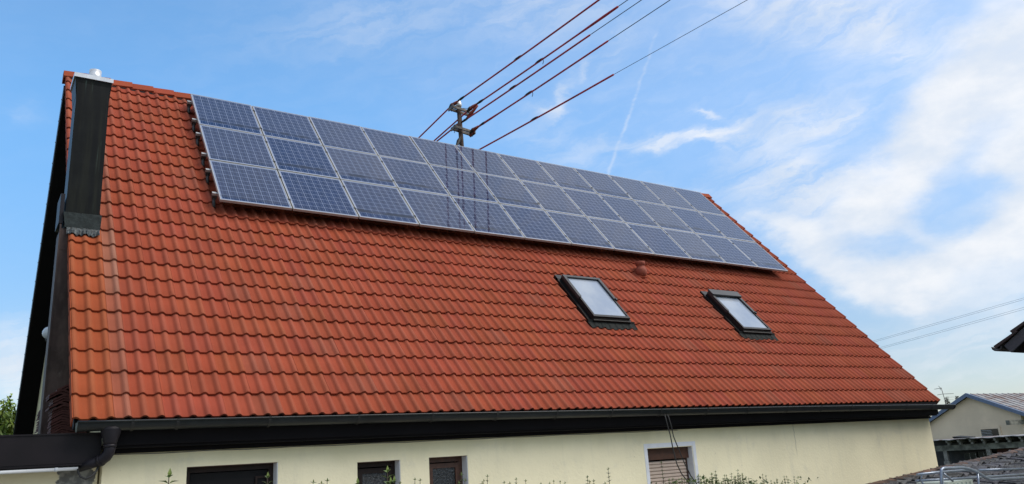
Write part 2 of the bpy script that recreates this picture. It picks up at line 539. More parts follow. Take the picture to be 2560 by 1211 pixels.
def pv_material():
    M = bpy.data.materials.new('photovoltaic_glass')
    M.use_nodes = True
    t = M.node_tree
    b = t.nodes['Principled BSDF']
    G = NG(t)
    tcn = G.new('ShaderNodeTexCoord')
    P = tcn.outputs['Object']
    oi = G.new('ShaderNodeObjectInfo')
    rnd = oi.outputs['Random']
    x, y, z = G.sep(P)
    mx, my = .030, .034
    cu = G.m('DIVIDE', G.m('SUBTRACT', x, mx), (PW - 2 * mx) / 8)
    cv = G.m('DIVIDE', G.m('SUBTRACT', y, my), (PH - 2 * my) / 9)
    fu = G.m('FRACT', cu)
    fv = G.m('FRACT', cv)
    du = G.m('MINIMUM', fu, G.m('SUBTRACT', 1., fu))
    dv = G.m('MINIMUM', fv, G.m('SUBTRACT', 1., fv))
    gap = G.m('MAXIMUM', G.range(du, .020, .038, 1., 0.), G.range(dv, .018, .034, 1., 0.))
    out = G.m('MAXIMUM', G.m('MAXIMUM', G.m('LESS_THAN', cu, 0.), G.m('GREATER_THAN', cu, 8.)),
              G.m('MAXIMUM', G.m('LESS_THAN', cv, 0.), G.m('GREATER_THAN', cv, 9.)))
    gap = G.m('MAXIMUM', gap, out)
    bus = G.m('MAXIMUM', G.range(G.m('ABSOLUTE', G.m('SUBTRACT', fu, .27)), .012, .026, 1., 0.),
              G.range(G.m('ABSOLUTE', G.m('SUBTRACT', fu, .73)), .012, .026, 1., 0.))
    # crystal grains and cell-to-cell differences
    vor = G.new('ShaderNodeTexVoronoi')
    G.put(vor.inputs['Vector'], P)
    vor.inputs['Scale'].default_value = 38
    cell = G.new('ShaderNodeTexWhiteNoise', noise_dimensions='3D')
    G.put(cell.inputs[0], G.comb(G.m('FLOOR', cu), G.m('FLOOR', cv), G.m('MULTIPLY', rnd, 50.)))
    lum = G.m('ADD', G.m('MULTIPLY', G.sep(vor.outputs['Color'])[0], .55), G.m('MULTIPLY', cell.outputs[0], .35))
    c = G.mix(lum, (.006, .012, .042, 1), (.014, .027, .085, 1))
    # dust: a greyish film over the pane, rinsed off in a strip of varying depth along the bottom frame
    off = G.comb(G.m('MULTIPLY', rnd, 31.), G.m('MULTIPLY', rnd, 17.), 0.)
    va = G.new('ShaderNodeVectorMath', operation='ADD')
    G.put(va.inputs[0], P)
    G.put(va.inputs[1], off)
    nz = G.noise(va.outputs[0], 3.0, 4, .6)
    r2 = G.m('FRACT', G.m('MULTIPLY', rnd, 7.13))
    edge = G.m('ADD', G.m('ADD', .02, G.m('MULTIPLY', r2, .16)), G.m('MULTIPLY', G.m('SUBTRACT', nz, .5), .16))
    hy = G.m('SUBTRACT', y, edge)
    film = G.range(hy, -.015, .015)
    amt = G.m('ADD', .08, G.m('MULTIPLY', G.m('FRACT', G.m('MULTIPLY', rnd, 3.7)), .38))
    c = G.mix(G.m('MULTIPLY', film, amt), c, (.105, .098, .10, 1))
    tide = G.m('MULTIPLY', G.range(G.m('ABSOLUTE', G.m('SUBTRACT', hy, .035)), .01, .075, 1., 0.), G.m('MULTIPLY', G.range(nz, .35, .6), G.range(r2, .2, .7, .25, .95)))
    c = G.mix(bus, c, (.10, .12, .19, 1))
    c = G.mix(gap, c, (.21, .24, .33, 1))
    c = G.mix(tide, c, (.022, .019, .022, 1))
    G.put(b.inputs['Base Color'], c)
    G.put(b.inputs['Roughness'], G.m('ADD', .012, G.m('MULTIPLY', film, .02)))
    b.inputs['IOR'].default_value = 1.5
    bn = G.new('ShaderNodeBump')
    bn.inputs['Strength'].default_value = 1.
    bn.inputs['Distance'].default_value = .0008
    G.put(bn.inputs['Height'], G.noise(va.outputs[0], 5.5, 2, .5))
    G.put(b.inputs['Normal'], bn.outputs[0])
    return M


M_PV = pv_material()

# ------------------------------------------------------------------ ground
GZ = -2.75
b = MB()
b.poly([(-300, -300, GZ), (400, -300, GZ), (400, 400, GZ), (-300, 400, GZ)])
tag(b.build('ground', M_GROUND), kind='structure')
b = MB()
b.poly([(-8, -6.5, GZ + .004), (26, -6.5, GZ + .004), (26, .2, GZ + .004), (-8, .2, GZ + .004)])
tag(b.build('yard', M_YARD), kind='structure')

# ------------------------------------------------------------------ main house
house = empty('house', (7.7, 5.2, GZ))
tag(house, 'cream house with a large steep red tiled roof carrying the solar panels', 'house')
EX = .3302


def wavep(u, wl=.15, hw=.040, ht=.030):
    d = abs((u / wl + .5) % 1 - .5) * wl
    return ht * (1 - (d / hw) ** 2) ** 1.2 if d < hw else -.001 * math.sin((d - hw) / (wl / 2 - hw) * math.pi / 2)


def tiles(mb, f, cuts, rows, ex=EX, wl=.15, ht=.030, hw=.041, lift=.036, th=.028, tint=None, jit=.0018, hoff=-.062, skip=None, step=.0125, worn=0.):
    for j in range(len(cuts) - 1):
        u0, u1 = cuts[j], cuts[j + 1]
        ns = max(6, int((u1 - u0) / step))
        us = [u0 + .0008 + (u1 - u0 - .0016) * i / ns for i in range(ns + 1)]
        for k in rows:
            if skip and skip(u0, u1, k):
                continue
            mb.col = tint(j, k) if tint else (1, 1, 1)
            jh, jv = random.uniform(-jit, jit), random.uniform(-jit, jit) * 2.2
            tl = random.uniform(-jit, jit)
            if random.random() < .035:
                jv += random.uniform(-.012, .004)
                jh += random.uniform(0, .004)
            v0 = k * ex + jv
            L = ex + .07
            lines = ((v0 + .05, lift - th), (v0 + .002, lift - th), (v0, lift - .004), (v0 + .006, lift), (v0 + L * .5, lift * .5), (v0 + L, 0.))
            rows_i = []
            for v, h in lines:
                r_ = []
                cc = mb.col
                for i, u in enumerate(us):
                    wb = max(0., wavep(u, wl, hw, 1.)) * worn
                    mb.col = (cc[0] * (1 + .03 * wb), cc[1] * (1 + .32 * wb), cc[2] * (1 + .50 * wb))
                    hh = h + wavep(u, wl, hw, ht) + jh + tl * (i / ns - .5) * 2 + hoff
                    r_.append(mb.vert(f(u, v, hh)))
                mb.col = cc
                # turned-down right edge of the pan
                hh = h + wavep(us[-1], wl, hw, ht) + jh + tl + hoff - .016
                r_.append(mb.vert(f(us[-1], v, hh)))
                hh = h + wavep(us[0], wl, hw, ht) + jh - tl + hoff - .016
                r_.insert(0, mb.vert(f(us[0], v, hh)))
                rows_i.append(r_)
            for a, c in zip(rows_i, rows_i[1:]):
                for i in range(len(a) - 1):
                    mb.face((a[i], a[i + 1], c[i + 1], c[i]), True)


cuts = [-.018, .33, .48]
while cuts[-1] + .3 < 15.2:
    cuts.append(cuts[-1] + .3)
cuts.append(15.3)


def tint_main(j, k):
    s_ = random.uniform(.93, 1.06)
    r, g_, b_ = s_, s_ * random.uniform(.95, 1.07), s_ * random.uniform(.93, 1.09)
    if j == 0 and k < 10:
        return (1.05 * s_, 1.14 * s_, .86 * s_)
    if j == 1 and 5 < k < 10:
        return (1.0 * s_, 1.75 * s_, 2.1 * s_)
    if j == 1:
        return (.98 * s_, 1.35 * s_, 1.5 * s_)
    if random.random() < .05:
        return (.92 * s_, 1.1 * s_, 1.2 * s_)
    return (r, g_, b_)


def roof_skip(u0, u1, k):
    v0, v1 = k * EX, (k + 1) * EX
    if u0 < .25 and 3.35 < v0 and v1 < 3.95:
        return False
    # under the skylights
    if 7.5 < (u0 + u1) / 2 < 8.2 and v0 > 2.0 and v1 < 3.0:
        return True
    if 11.1 < (u0 + u1) / 2 < 11.8 and v0 > 1.95 and v1 < 2.95:
        return True
    return False


b = MB()
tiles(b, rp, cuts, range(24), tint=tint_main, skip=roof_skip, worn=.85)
# verge flaps on the left edge, hanging below each end tile
for k in range(24):
    b.col = tint_main(0, k)
    v0 = k * EX
    L = EX + .03
    b.hexa([rp(-.030, v0, -.13), rp(-.018, v0, -.13), rp(-.018, v0 + L, -.16), rp(-.030, v0 + L, -.16),
            rp(-.030, v0 + .001, -.012), rp(-.018, v0 + .001, -.010), rp(-.018, v0 + L, -.04), rp(-.030, v0 + L, -.042)])
    b.hexa([rp(15.3, v0, -.13), rp(15.312, v0, -.13), rp(15.312, v0 + L, -.16), rp(15.3, v0 + L, -.16),
            rp(15.3, v0 + .001, .004), rp(15.312, v0 + .001, .002), rp(15.312, v0 + L, -.028), rp(15.3, v0 + L, -.03)])
roof = b.build('roof', M_TILE, house, cols=True, sharp=50)
# ridge tiles, stepped like overlapping trapezoid caps
AY, AZ = rp(0, 8.0, 0).y, rp(0, 8.0, 0).z - .065
b = MB()
x = -.06
i = 0
while x < 15.34:
    x1 = min(x + .36, 15.36)
    b.col = tint_main(5, 0)
    rz = 0.0

    def cap(lift, spread):
        return [(-.15 - spread, -.115 + lift), (-.055, .02 + lift), (.055, .02 + lift), (.15 + spread, -.115 + lift), (.13, -.14 + lift), (-.13, -.14 + lift)]
    pa = cap(.0, 0)
    pb = cap(.022, .01)
    b.prism([(0,), (1,), (2,), (3,), (4,), (5,)], lambda q: Vector((x, AY + pa[q][0], AZ + pa[q][1])), lambda q: Vector((x1, AY + pb[q][0], AZ + pb[q][1])))
    x += .335
b.build('ridge_cap', M_TILE, roof, cols=True)
b = MB()
b.box((-.0, AY - .135, AZ - .21), (15.3, AY + .12, AZ - .125))
b.build('ridge_vent_strip', M_UNDER, roof)
# black slab added below the tiles to stop light leaks + rear slope
b = MB()
b.box((.0, .02, -.20), (15.28, 7.93, -.10), rp)
RA = R(50.2)


def rr(u, v, h=0.):
    return Vector((u, AY + v * math.cos(RA) + h * math.sin(RA), AZ - .05 - v * math.sin(RA) + h * math.cos(RA)))


b.build('light_leak_slab', M_UNDER, roof)
b = MB()
b.col = (.9, .95, 1)
b.box((.0, .0, -.14), (15.28, 7.95, -.03), rr)
b.build('rear_roof_slope', M_TILE, roof, cols=True)
b = MB()
b.box((-.035, .16, -.22), (-.005, 8.0, -.01), rr)
vs = b.build('rear_verge_board', M_BROWN, roof)
for k in range(20):
    p = rr(-.036, .4 + k * .38, -.03)
    b = MB()
    b.tube([p, p + Vector((-.007, 0, 0))], .010, 6)
    b.build('screw', M_STEEL, vs)
b = MB()
b.box((-.005, .1, -.215), (.30, 8.0, -.19), rr)
b.build('rear_verge_soffit', M_SOFFIT, roof)
for xa_, xb_ in ((.0, .30), (15.06, 15.28)):
    b = MB()
    b.box((xa_, .05, -.215), (xb_, 7.9, -.20), rp)
    b.build('verge_soffit', M_SOFFIT, roof)

# walls ------------------------------------------------------------
WY = .2


def wall_holes(mb, x0, x1, z0, z1, Y0, Y1, holes):
    xs = sorted({x0, x1, *[h[0] for h in holes], *[h[1] for h in holes]})
    zs = sorted({z0, z1, *[h[2] for h in holes], *[h[3] for h in holes]})
    for a, c in zip(xs, xs[1:]):
        for d, e in zip(zs, zs[1:]):
            if any(h[0] <= a and c <= h[1] and h[2] <= d and e <= h[3] for h in holes):
                continue
            mb.poly([(a, Y0, d), (c, Y0, d), (c, Y0, e), (a, Y0, e)])
            mb.poly([(c, Y1, d), (a, Y1, d), (a, Y1, e), (c, Y1, e)])
    for h in holes:
        a, c, d, e = h[:4]
        mb.poly([(a, Y0, d), (a, Y0, e), (a, Y1, e), (a, Y1, d)])
        mb.poly([(c, Y0, d), (c, Y1, d), (c, Y1, e), (c, Y0, e)])
        mb.poly([(a, Y0, e), (c, Y0, e), (c, Y1, e), (a, Y1, e)])
        mb.poly([(a, Y0, d), (a, Y1, d), (c, Y1, d), (c, Y0, d)])


ZT = -.335
WIN = [(1.05, 1.98, -1.55, -.505), (2.89, 3.43, -1.35, -.555), (3.81, 4.35, -1.35, -.548), (7.38, 8.31, -1.75, -.60)]
b = MB()
wall_holes(b, .28, 15.10, GZ, ZT, WY, WY + .32, WIN)
# gable ends follow the roof
prof = [(WY + .02, GZ), (10.2, GZ), (10.2, -.3), (AY, AZ - .42), (WY + .02, ZT)]
b.prism(prof, lambda y, z: Vector((.28, y, z)), lambda y, z: Vector((.52, y, z)))
b.prism(prof, lambda y, z: Vector((14.86, y, z)), lambda y, z: Vector((15.099, y, z)))
b.box((.5, 9.95, GZ), (14.9, 10.2, -.1))
b.build('wall', M_WALL, house, origin=(0, 0, 0))
# unseen black slab added behind the windows to keep the rooms dark
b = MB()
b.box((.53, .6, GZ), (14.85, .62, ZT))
b.build('room_darkening_slab', M_VOID, house)

# fascia, soffit
b = MB()
b.box((.26, .005, -.275), (15.14, .03, -.045))
b.box((.24, .035, -.30), (15.13, WY + .03, -.27))
b.box((.30, WY - .035, -.345), (15.12, WY - .003, -.302))
b.build('eaves_fascia', M_SOFFIT, house)

# gutter (half round, hung on straps)
def gz(x):
    pts = [(-.3, -.062), (3.8, -.062), (10.6, -.084), (13.5, -.10), (15.6, -.118)]
    for (a, za), (c, zc) in zip(pts, pts[1:]):
        if x <= c:
            return za + (zc - za) * (x - a) / (c - a)
    return pts[-1][1]


GY, GR = -.095, .078
b = MB()
xs = [0.0 + 15.5 * i / 60 for i in range(61)]
n = 12
for rad in (GR, GR - .004):
    rg = []
    for x in xs:
        rg.append([b.vert((x, GY + rad * math.cos(math.pi + math.pi * k / n), gz(x) + rad * 1.05 * math.sin(math.pi + math.pi * k / n))) for k in range(n + 1)])
    for a, c in zip(rg, rg[1:]):
        for k in range(n):
            b.face((a[k], c[k], c[k + 1], a[k + 1]), True)
b.tube([(x, GY - GR - .004, gz(x) + .002) for x in xs], .010, 8)
gut = b.build('gutter', M_GUTTER, house)
for x in (0.0, 15.5):
    b = MB()
    z = gz(x)
    pts = [(x, GY + (GR + .006) * math.cos(math.pi + math.pi * k / n), z + (GR + .006) * 1.05 * math.sin(math.pi + math.pi * k / n)) for k in range(n + 1)]
    d = .012 if x == 0 else -.012
    a_ = [b.vert(p) for p in pts]
    c_ = [b.vert((p[0] + d, p[1], p[2])) for p in pts]
    b.face(a_)
    b.face(c_[::-1])
    for k in range(n):
        b.face((a_[k], a_[k + 1], c_[k + 1], c_[k]))
    b.build('gutter_end_cap', M_GUTTER, gut)
for px_ in (332, 445, 675, 898, 1083, 1244, 1394, 1531, 1654, 1770, 1872, 1970, 2055, 2131, 2200, 2268, 2332):
    x = onY(px_, 1060 - (px_ - 332) * .02, GY - GR).x
    b = MB()
    pts = [(GY + (GR + .008) * math.cos(math.pi + math.pi * k / n), (GR + .008) * 1.05 * math.sin(math.pi + math.pi * k / n)) for k in range(n + 1)]
    pts = [(GY - GR - .018, .018)] + pts
    for (y0, z0), (y1, z1) in zip(pts, pts[1:]):
        z = gz(x)
        b.poly([(x - .013, y0, z + z0), (x + .013, y0, z + z0), (x + .013, y1, z + z1), (x - .013, y1, z + z1)])
    b.build('gutter_bracket', M_BLACK, gut)
# outlet funnel + swan neck
b = MB()
fc = Vector((.292, GY, 0))
prof = [(.098, -.095), (.092, -.135), (.078, -.19), (.060, -.245), (.052, -.275)]
prof[0] = (.100, -.105)
b.lathe(prof, (fc.x, fc.y, 0), 24)
for q in b.v:
    k = min(1., max(0., (q.z + .26) / .14))
    q.y = fc.y + (q.y - fc.y) * (1 - .30 * k)
b.lathe([(.0565, -.268), (.0565, -.292)], (fc.x, fc.y, 0), 20)
b.build('gutter_outlet', M_PIPE, gut)
b = MB()
pts = [(.292, GY, -.27), (.292, GY, -.31), (.286, GY + .005, -.345), (.268, GY + .018, -.378), (.240, GY + .04, -.402), (.215, GY + .06, -.415)]
b.tube(pts, .050, 18)
pts2 = [(.222, GY + .055, -.411), (.16, GY + .115, -.432), (.075, GY + .20, -.455)]
b.tube(pts2, .0455, 18)
b.tube([(.222, GY + .055, -.411), (.236, GY + .043, -.404)], .055, 18)
pts3 = [(.085, GY + .19, -.452), (.04, GY + .235, -.47), (.02, GY + .26, -.52), (.02, GY + .27, -.62), (.02, GY + .27, GZ)]
b.build('downpipe', M_PIPE, house)
b = MB()
b.tube([(.06, GY + .17, -.44), (.055, GY + .10, -.50), (.075, GY + .05, -.545), (.115, GY + .03, -.565), (.16, GY + .03, -.545), (.20, GY + .05, -.50), (.225, GY + .08, -.44), (.235, GY + .12, -.36)], .0105, 8)
b.build('cable_loop', M_BLACK, house)

# thin sagging cable along the soffit
b = MB()
pts = []
for i in range(49):
    x = .35 + i * .16
    pts.append((x, WY - .012, ZT - .016 - .007 * math.sin(i * .55) ** 2))
b.tube(pts, .0035, 5)
b.build('soffit_cable', M_WIRE, house)

# windows ------------------------------------------------------------
def frame_ring(mb, x0, x1, z0, z1, Y, t, d):
    mb.box((x0, Y, z0), (x0 + t, Y + d, z1))
    mb.box((x1 - t, Y, z0), (x1, Y + d, z1))
    mb.box((x0 + t, Y + .0015, z1 - t), (x1 - t, Y + d - .001, z1))
    mb.box((x0 + t, Y + .0015, z0), (x1 - t, Y + d - .001, z0 + t))


RV = WY + .13
for i, (x0, x1, z0, z1) in enumerate(WIN):
    b = MB()
    if i == 3:
        frame_ring(b, x0 + .001, x1 - .001, z0 + .001, z1 - .001, RV, .055, .06)
    else:
        frame_ring(b, x0 + .001, x1 - .001, z0 + .001, z1 - .001, RV, .06, .07)
    WMAT = M_WOODD if i < 2 else M_WOODB
    fr = b.build('window', WMAT, house, origin=((x0 + x1) / 2, RV, z0))
    # white reveal lining on the right jamb, red-brown lintel edge
    b = MB()
    b.box((x1 - .008, WY + .006, z0 + .01), (x1 + .001, RV - .001, z1 - .003))
    b.build('window_reveal', M_WHITE, fr)
    b = MB()
    b.box((x0 + .003, WY + .004, z1 - .007), (x1 - .010, RV - .002, z1 + .001))
    b.build('window_lintel', M_WOODB, fr)
    if i == 0:
        tag(fr, 'wide open window with a black interior')
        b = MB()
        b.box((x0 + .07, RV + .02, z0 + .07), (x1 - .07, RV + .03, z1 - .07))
        b.build('window_pane', M_VOID, fr)  # black sheet filling the open window, painted stand-in for interior darkness
        b = MB()
        frame_ring(b, x1 - .20, x1 - .062, z0 + .06, z1 - .13, RV - .001, .022, .02)
        b.build('window_sash', M_WOODD, fr)
    elif i in (1, 2):
        b = MB()
        frame_ring(b, x0 + .055, x1 - .055, z0 + .055, z1 - .075, RV - .012, .055, .05)
        sh = b.build('window_sash', WMAT, fr)
        b = MB()
        b.box((x0 + .11, RV + .006, z0 + .10), (x1 - .11, RV + .016, z1 - .13))
        b.build('window_pane', (M_OGLASS, M_PGLASS)[i - 1], fr)
    else:
        tag(fr, 'white framed window with its beige roller shutter down')
        b = MB()
        b.box((x0 + .004, RV - .05, z1 - .165), (x1 - .012, RV + .01, z1 - .004))
        b.build('shutter_box', M_WOODB, fr)
        b = MB()
        z = z1 - .185
        while z > z0 + .05:
            b.prism([(RV - .004, z), (RV - .020, z - .010), (RV - .022, z - .034), (RV - .006, z - .046), (RV + .004, z - .046), (RV + .004, z)],
                    lambda y, zz: Vector((x0 + .02, y, zz)), lambda y, zz: Vector((x1 - .065, y, zz)))
            z -= .048
        b.build('roller_shutter', M_SHUT, fr)
        b = MB()
        frame_ring(b, x0 - .062, x1 + .07, z0 - .06, z1 + .07, WY - .004, .062, .012)
        b.build('window_surround', M_WHITE, fr)

# chimney ---------------------------------------------------------------
CHY = 2.13
b = MB()
b.box((-.080, CHY, 2.36), (.298, CHY + .42, 4.44))
b.box((-.088, CHY - .006, 2.60), (.306, CHY + .426, 2.615))
b.box((-.086, CHY - .004, 2.36), (.304, CHY + .424, 2.60))
ch = b.build('chimney', M_CHIM, roof)
b = MB()
b.hexa([(-.082, CHY + .03, 4.20), (.300, CHY + .03, 4.20), (.300, CHY + .425, 4.20), (-.082, CHY + .425, 4.20),
        (-.108, CHY - .010, 4.462), (.318, CHY - .010, 4.462), (.318, CHY + .44, 4.462), (-.108, CHY + .44, 4.462)])
b.build('chimney_collar', M_CHIM, ch)
b = MB()
b.box((-.124, CHY - .028, 4.462), (.330, CHY + .455, 4.518))
b.build('chimney_cap', M_STEEL, ch)
b = MB()
prof = [(.074, 4.51), (.074, 4.685), (.070, 4.685), (.064, 4.675), (.064, 4.57)]
b.lathe(prof, (.13, CHY + .18, 0), 24)
b.build('flue_pipe', M_STEEL, ch)
# flashing at the chimney foot
b = MB()
b.hexa([rp(-.075, 3.20, .01), rp(.31, 3.20, .01), rp(.31, 3.55, .02), rp(-.10, 3.55, .02),
        rp(-.075, 3.20, .02), rp(.31, 3.20, .02), rp(.315, 3.32, .16), rp(-.105, 3.32, .16)])
b.build('chimney_flashing', M_LEAD, ch)
b = MB()
prev = None
for i in range(29):
    u = -.055 + i * .0128
    hh = wavep(u) - .016 + .008 * math.sin(i * 1.9)
    a = (u, 3.09 + .012 * math.sin(i * 1.3), hh + .006)
    c = (u, 3.215, .022)
    if prev:
        b.hexa([rp(prev[0][0], prev[0][1], prev[0][2] - .004), rp(a[0], a[1], a[2] - .004), rp(c[0], c[1], c[2] - .006), rp(prev[1][0], prev[1][1], prev[1][2] - .006),
                rp(*prev[0]), rp(*a), rp(*c), rp(*prev[1])])
    prev = (a, c)
b.build('lead_apron', M_LEAD2, ch)
b = MB()
b.box((-.145, CHY - .03, 2.48), (-.10, CHY + .40, 2.86))
b.build('side_flashing_plate', M_PIPE, ch)
# exterior chimney breast clad in brown sheet
b = MB()
b.box((-.118, CHY - .02, -.16), (.28, CHY + .44, 2.42))
b.box((-.128, CHY - .028, -.16), (-.110, CHY - .012, 2.47))
b.box((-.124, CHY - .024, 2.15), (-.02, CHY - .020, 2.16))
b.box((-.125, CHY - .026, -.16), (.10, CHY - .018, -.02))
b.build('chimney_breast', M_COPPER, house)
# globe lamp on the gable wall
gp = onX(124, 833, .16)
b = MB()
pr = []
for i in range(25):
    a = -math.pi / 2 + math.pi * i / 24
    pr.append((max(.002, (.105 + (.004 if i % 2 else -.002)) * math.cos(a)), .105 * math.sin(a)))
b.lathe(pr, gp, 20)
lamp = b.build('globe_lamp', M_GLOBE, None, origin=gp)
tag(lamp, 'ribbed white globe lamp on the cream gable wall behind the chimney', 'lamp')
b = MB()
b.lathe([(.05, -.135), (.055, -.10), (.03, -.095)], gp, 12)
b.tube([gp + Vector((0, 0, -.12)), gp + Vector((.12, 0, -.12))], .02, 8)
b.build('lamp_bracket', M_BLACK, lamp)

# skylights ------------------------------------------------------------
def skylight(u0, u1, v0, v1, cover):
    sk = bpy.data.objects.new('skylight', None)
    o = rp(u0, v0, 0)
    sk.location = o - Vector(house['_w'])
    sk.parent = house
    sk['_w'] = tuple(o)
    COL.objects.link(sk)
    H = .10
    b = MB()
    t = .075
    b.box((u0, v0, -.05), (u0 + t, v1, H - .035), rp)
    b.box((u1 - t, v0, -.05), (u1, v1, H - .035), rp)
    b.box((u0 + t, v0 + .001, -.05), (u1 - t, v0 + t, H - .036), rp)
    b.box((u0 + t, v1 - t, -.05), (u1 - t, v1 - .001, H - .036), rp)
    # side gutters of the flashing
    b.box((u0 - .055, v0 - .03, -.045), (u0 - .002, v1 + .05, .012), rp)
    b.box((u1 + .002, v0 - .03, -.045), (u1 + .055, v1 + .05, .012), rp)
    b.box((u0 - .055, v1 + .002, -.045), (u1 + .055, v1 + .12, .02), rp)
    b.build('skylight_frame', M_SKYF, sk)
    b = MB()
    t = .052
    vm = v0 + (v1 - v0) * .47
    b.box((u0 + .012, v0 + .02, H - .045), (u0 + t, vm, H), rp)
    b.box((u1 - t, v0 + .02, H - .045), (u1 - .012, vm, H), rp)
    b.box((u0 + t, v0 + .021, H - .045), (u1 - t, v0 + .02 + t, H - .001), rp)
    b.build('lower_sash_cladding', M_SKYF, sk)
    b = MB()
    b.box((u0 - .006, vm, H - .03), (u0 + t, v1, H + .018), rp)
    b.box((u1 - t, vm, H - .03), (u1 + .006, v1, H + .018), rp)
    b.box((u0 + t, v1 - t * (1.0 if not cover else 1.7), H - .03), (u1 - t, v1 - .001, H + .017), rp)
    b.box((u0 - .012, vm - .035, H - .02), (u0 + .02, vm + .01, H + .026), rp)
    b.box((u1 - .02, vm - .035, H - .02), (u1 + .012, vm + .01, H + .026), rp)
    b.build('upper_sash_cladding', M_SKYU, sk)
    if cover:
        b = MB()
        b.box((u0 - .012, v1 - .14, H + .017), (u1 + .012, v1 + .02, H + .05), rp)
        b.build('blind_cover_box', M_SKYU, sk)
    b = MB()
    b.box((u0 + t - .002, v0 + t, H - .030), (u1 - t + .002, v1 - t, H - .018), rp)
    b.build('skylight_pane', M_PANE, sk)
    # ribbed apron below
    b = MB()
    N = 60
    for i in range(N):
        ua = u0 - .10 + (u1 - u0 + .20) * i / N
        ub = u0 - .10 + (u1 - u0 + .20) * (i + 1) / N
        pa, pb = wavep(ua) - .028, wavep(ub) - .028
        va = v0 - .15 - .02 * math.sin(ua * 9)
        vb_ = v0 - .15 - .02 * math.sin(ub * 9)
        b.poly([rp(ua, va, pa + .012), rp(ub, vb_, pb + .012), rp(ub, v0 - .03, .012), rp(ua, v0 - .03, .012)], True)
        b.poly([rp(ua, v0 - .03, .012), rp(ub, v0 - .03, .012), rp(ub, v0, .04), rp(ua, v0, .04)], True)
    b.build('apron', M_APRON, sk)
    b = MB()
    b.box((u0 + .004, v0 - .028, -.02), (u1 - .004, v0 - .001, .055), rp)
    b.build('lower_cover', M_SKYF, sk)
    return sk


s1 = skylight(7.455, 8.275, 1.93, 3.07, False)
tag(s1, 'left skylight with a slim grey top rail')
s2 = skylight(11.04, 11.865, 1.84, 2.99, True)
tag(s2, 'right skylight with a grey blind box along its top')
# terracotta soil vent
b = MB()
o = rp(9.70, 3.50, -.02)
b.lathe([(.03, -.03), (.088, .0), (.112, .05), (.116, .10), (.10, .145), (.078, .175), (.075, .20), (.078, .205), (.092, .215), (.096, .27), (.090, .28), (.06, .282)], o, 24)
vt = b.build('roof_vent', M_TERRA, roof, origin=o)
b = MB()
b.hexa([rp(9.60, 3.42, -.03), rp(9.80, 3.42, -.03), rp(9.80, 3.72, -.03), rp(9.60, 3.72, -.03), rp(9.62, 3.43, .01), rp(9.78, 3.43, .01), rp(9.78, 3.70, .012), rp(9.62, 3.70, .012)])
b.build('vent_base_tile', M_TILE, vt, cols=True)

# ------------------------------------------------------------------ solar panels
U0, V0, HP = 1.8326, 7.562, .197
RX = Matrix.Rotation(TH, 4, 'X')


def local_root(name, u, v, h):
    e = empty(name, rp(u, v, h))
    e.rotation_euler = (TH, 0, 0)
    e['_w'] = (0, 0, 0)
    return e


p0 = local_root('solar_panel', U0, V0 - PB, HP)
FT = .040
b = MB()
fw = .011
b.box((0, 0, -FT), (fw, PH, 0))
b.box((PW - fw, 0, -FT), (PW, PH, 0))
b.box((fw, .0005, -FT), (PW - fw, fw, -.0005))
b.box((fw, PH - fw, -FT), (PW - fw, PH - .0005, -.0005))
fr = b.build('panel_frame', M_ALU, p0)
b = MB()
b.box((fw - .002, fw - .002, -.010), (PW - fw + .002, PH - fw + .002, -.0035))
b.build('panel_glass', M_PV, p0)
b = MB()
b.box((fw, fw, -.016), (PW - fw, PH - fw, -.0105))
b.build('back_sheet', M_UNDER, p0)
for vv in (.25, .93):
    b = MB()
    b.box((PW - .006, vv - .022, -.002), (PW + .029, vv + .022, .005))
    b.tube([(PW + .0113, vv, .004), (PW + .0113, vv, .013)], .009, 6)
    b.build('mid_clamp', M_CLAMP, p0)
ORD = ['first', 'second', 'third', 'fourth', 'fifth', 'sixth', 'seventh', 'eighth', 'ninth', 'tenth', 'eleventh', 'twelfth']
ROW = ['top row', 'middle row', 'bottom row']
for r in range(3):
    for c in range(12):
        o = p0 if (r == 0 and c == 0) else copy_tree(p0)
        o.location = rp(U0 + c * PA + .0115 + random.uniform(-.002, .002), V0 - (r + 1) * PB + .010, HP + random.uniform(-.002, .002))
        o.rotation_euler = (TH + random.uniform(-.0018, .0018), random.uniform(-.0018, .0018), 0)
        note = ''
        if c == 0:
            note = ', nearest the chimney'
        elif c == 11:
            note = ', at the far right end'
        tag(o, f'blue solar panel in the {ROW[r]}, {ORD[c]} from the left{note}', 'solar panel', 'solar panels on the red roof')
# mounting rails with roof hooks
for r in range(3):
    for j, vv in enumerate((.25, .93)):
        v = V0 - (r + 1) * PB + vv
        rt = local_root('mounting_rail', U0 - .06, v, HP - FT)
        b = MB()
        b.box((0, -.020, -.042), (PA * 12 + .13, .020, -.001))
        b.box((0.0, -.014, -.036), (.004, .014, -.006))
        b.build('rail', M_ALU, rt)
        b = MB()
        b.box((.006, -.026, -.10), (.075, .024, -.043))
        b.tube([(.04, -.01, -.09), (.045, -.06, -.15), (.045, -.13, -.175)], [.022, .026, .018], 8)
        b.build('roof_hook', M_CLAMP, rt)
        tag(rt, f'aluminium mounting rail under the {ROW[r]} of solar panels, {("lower", "upper")[j]} of the pair', 'mounting rail', 'mounting rails under the solar panels')

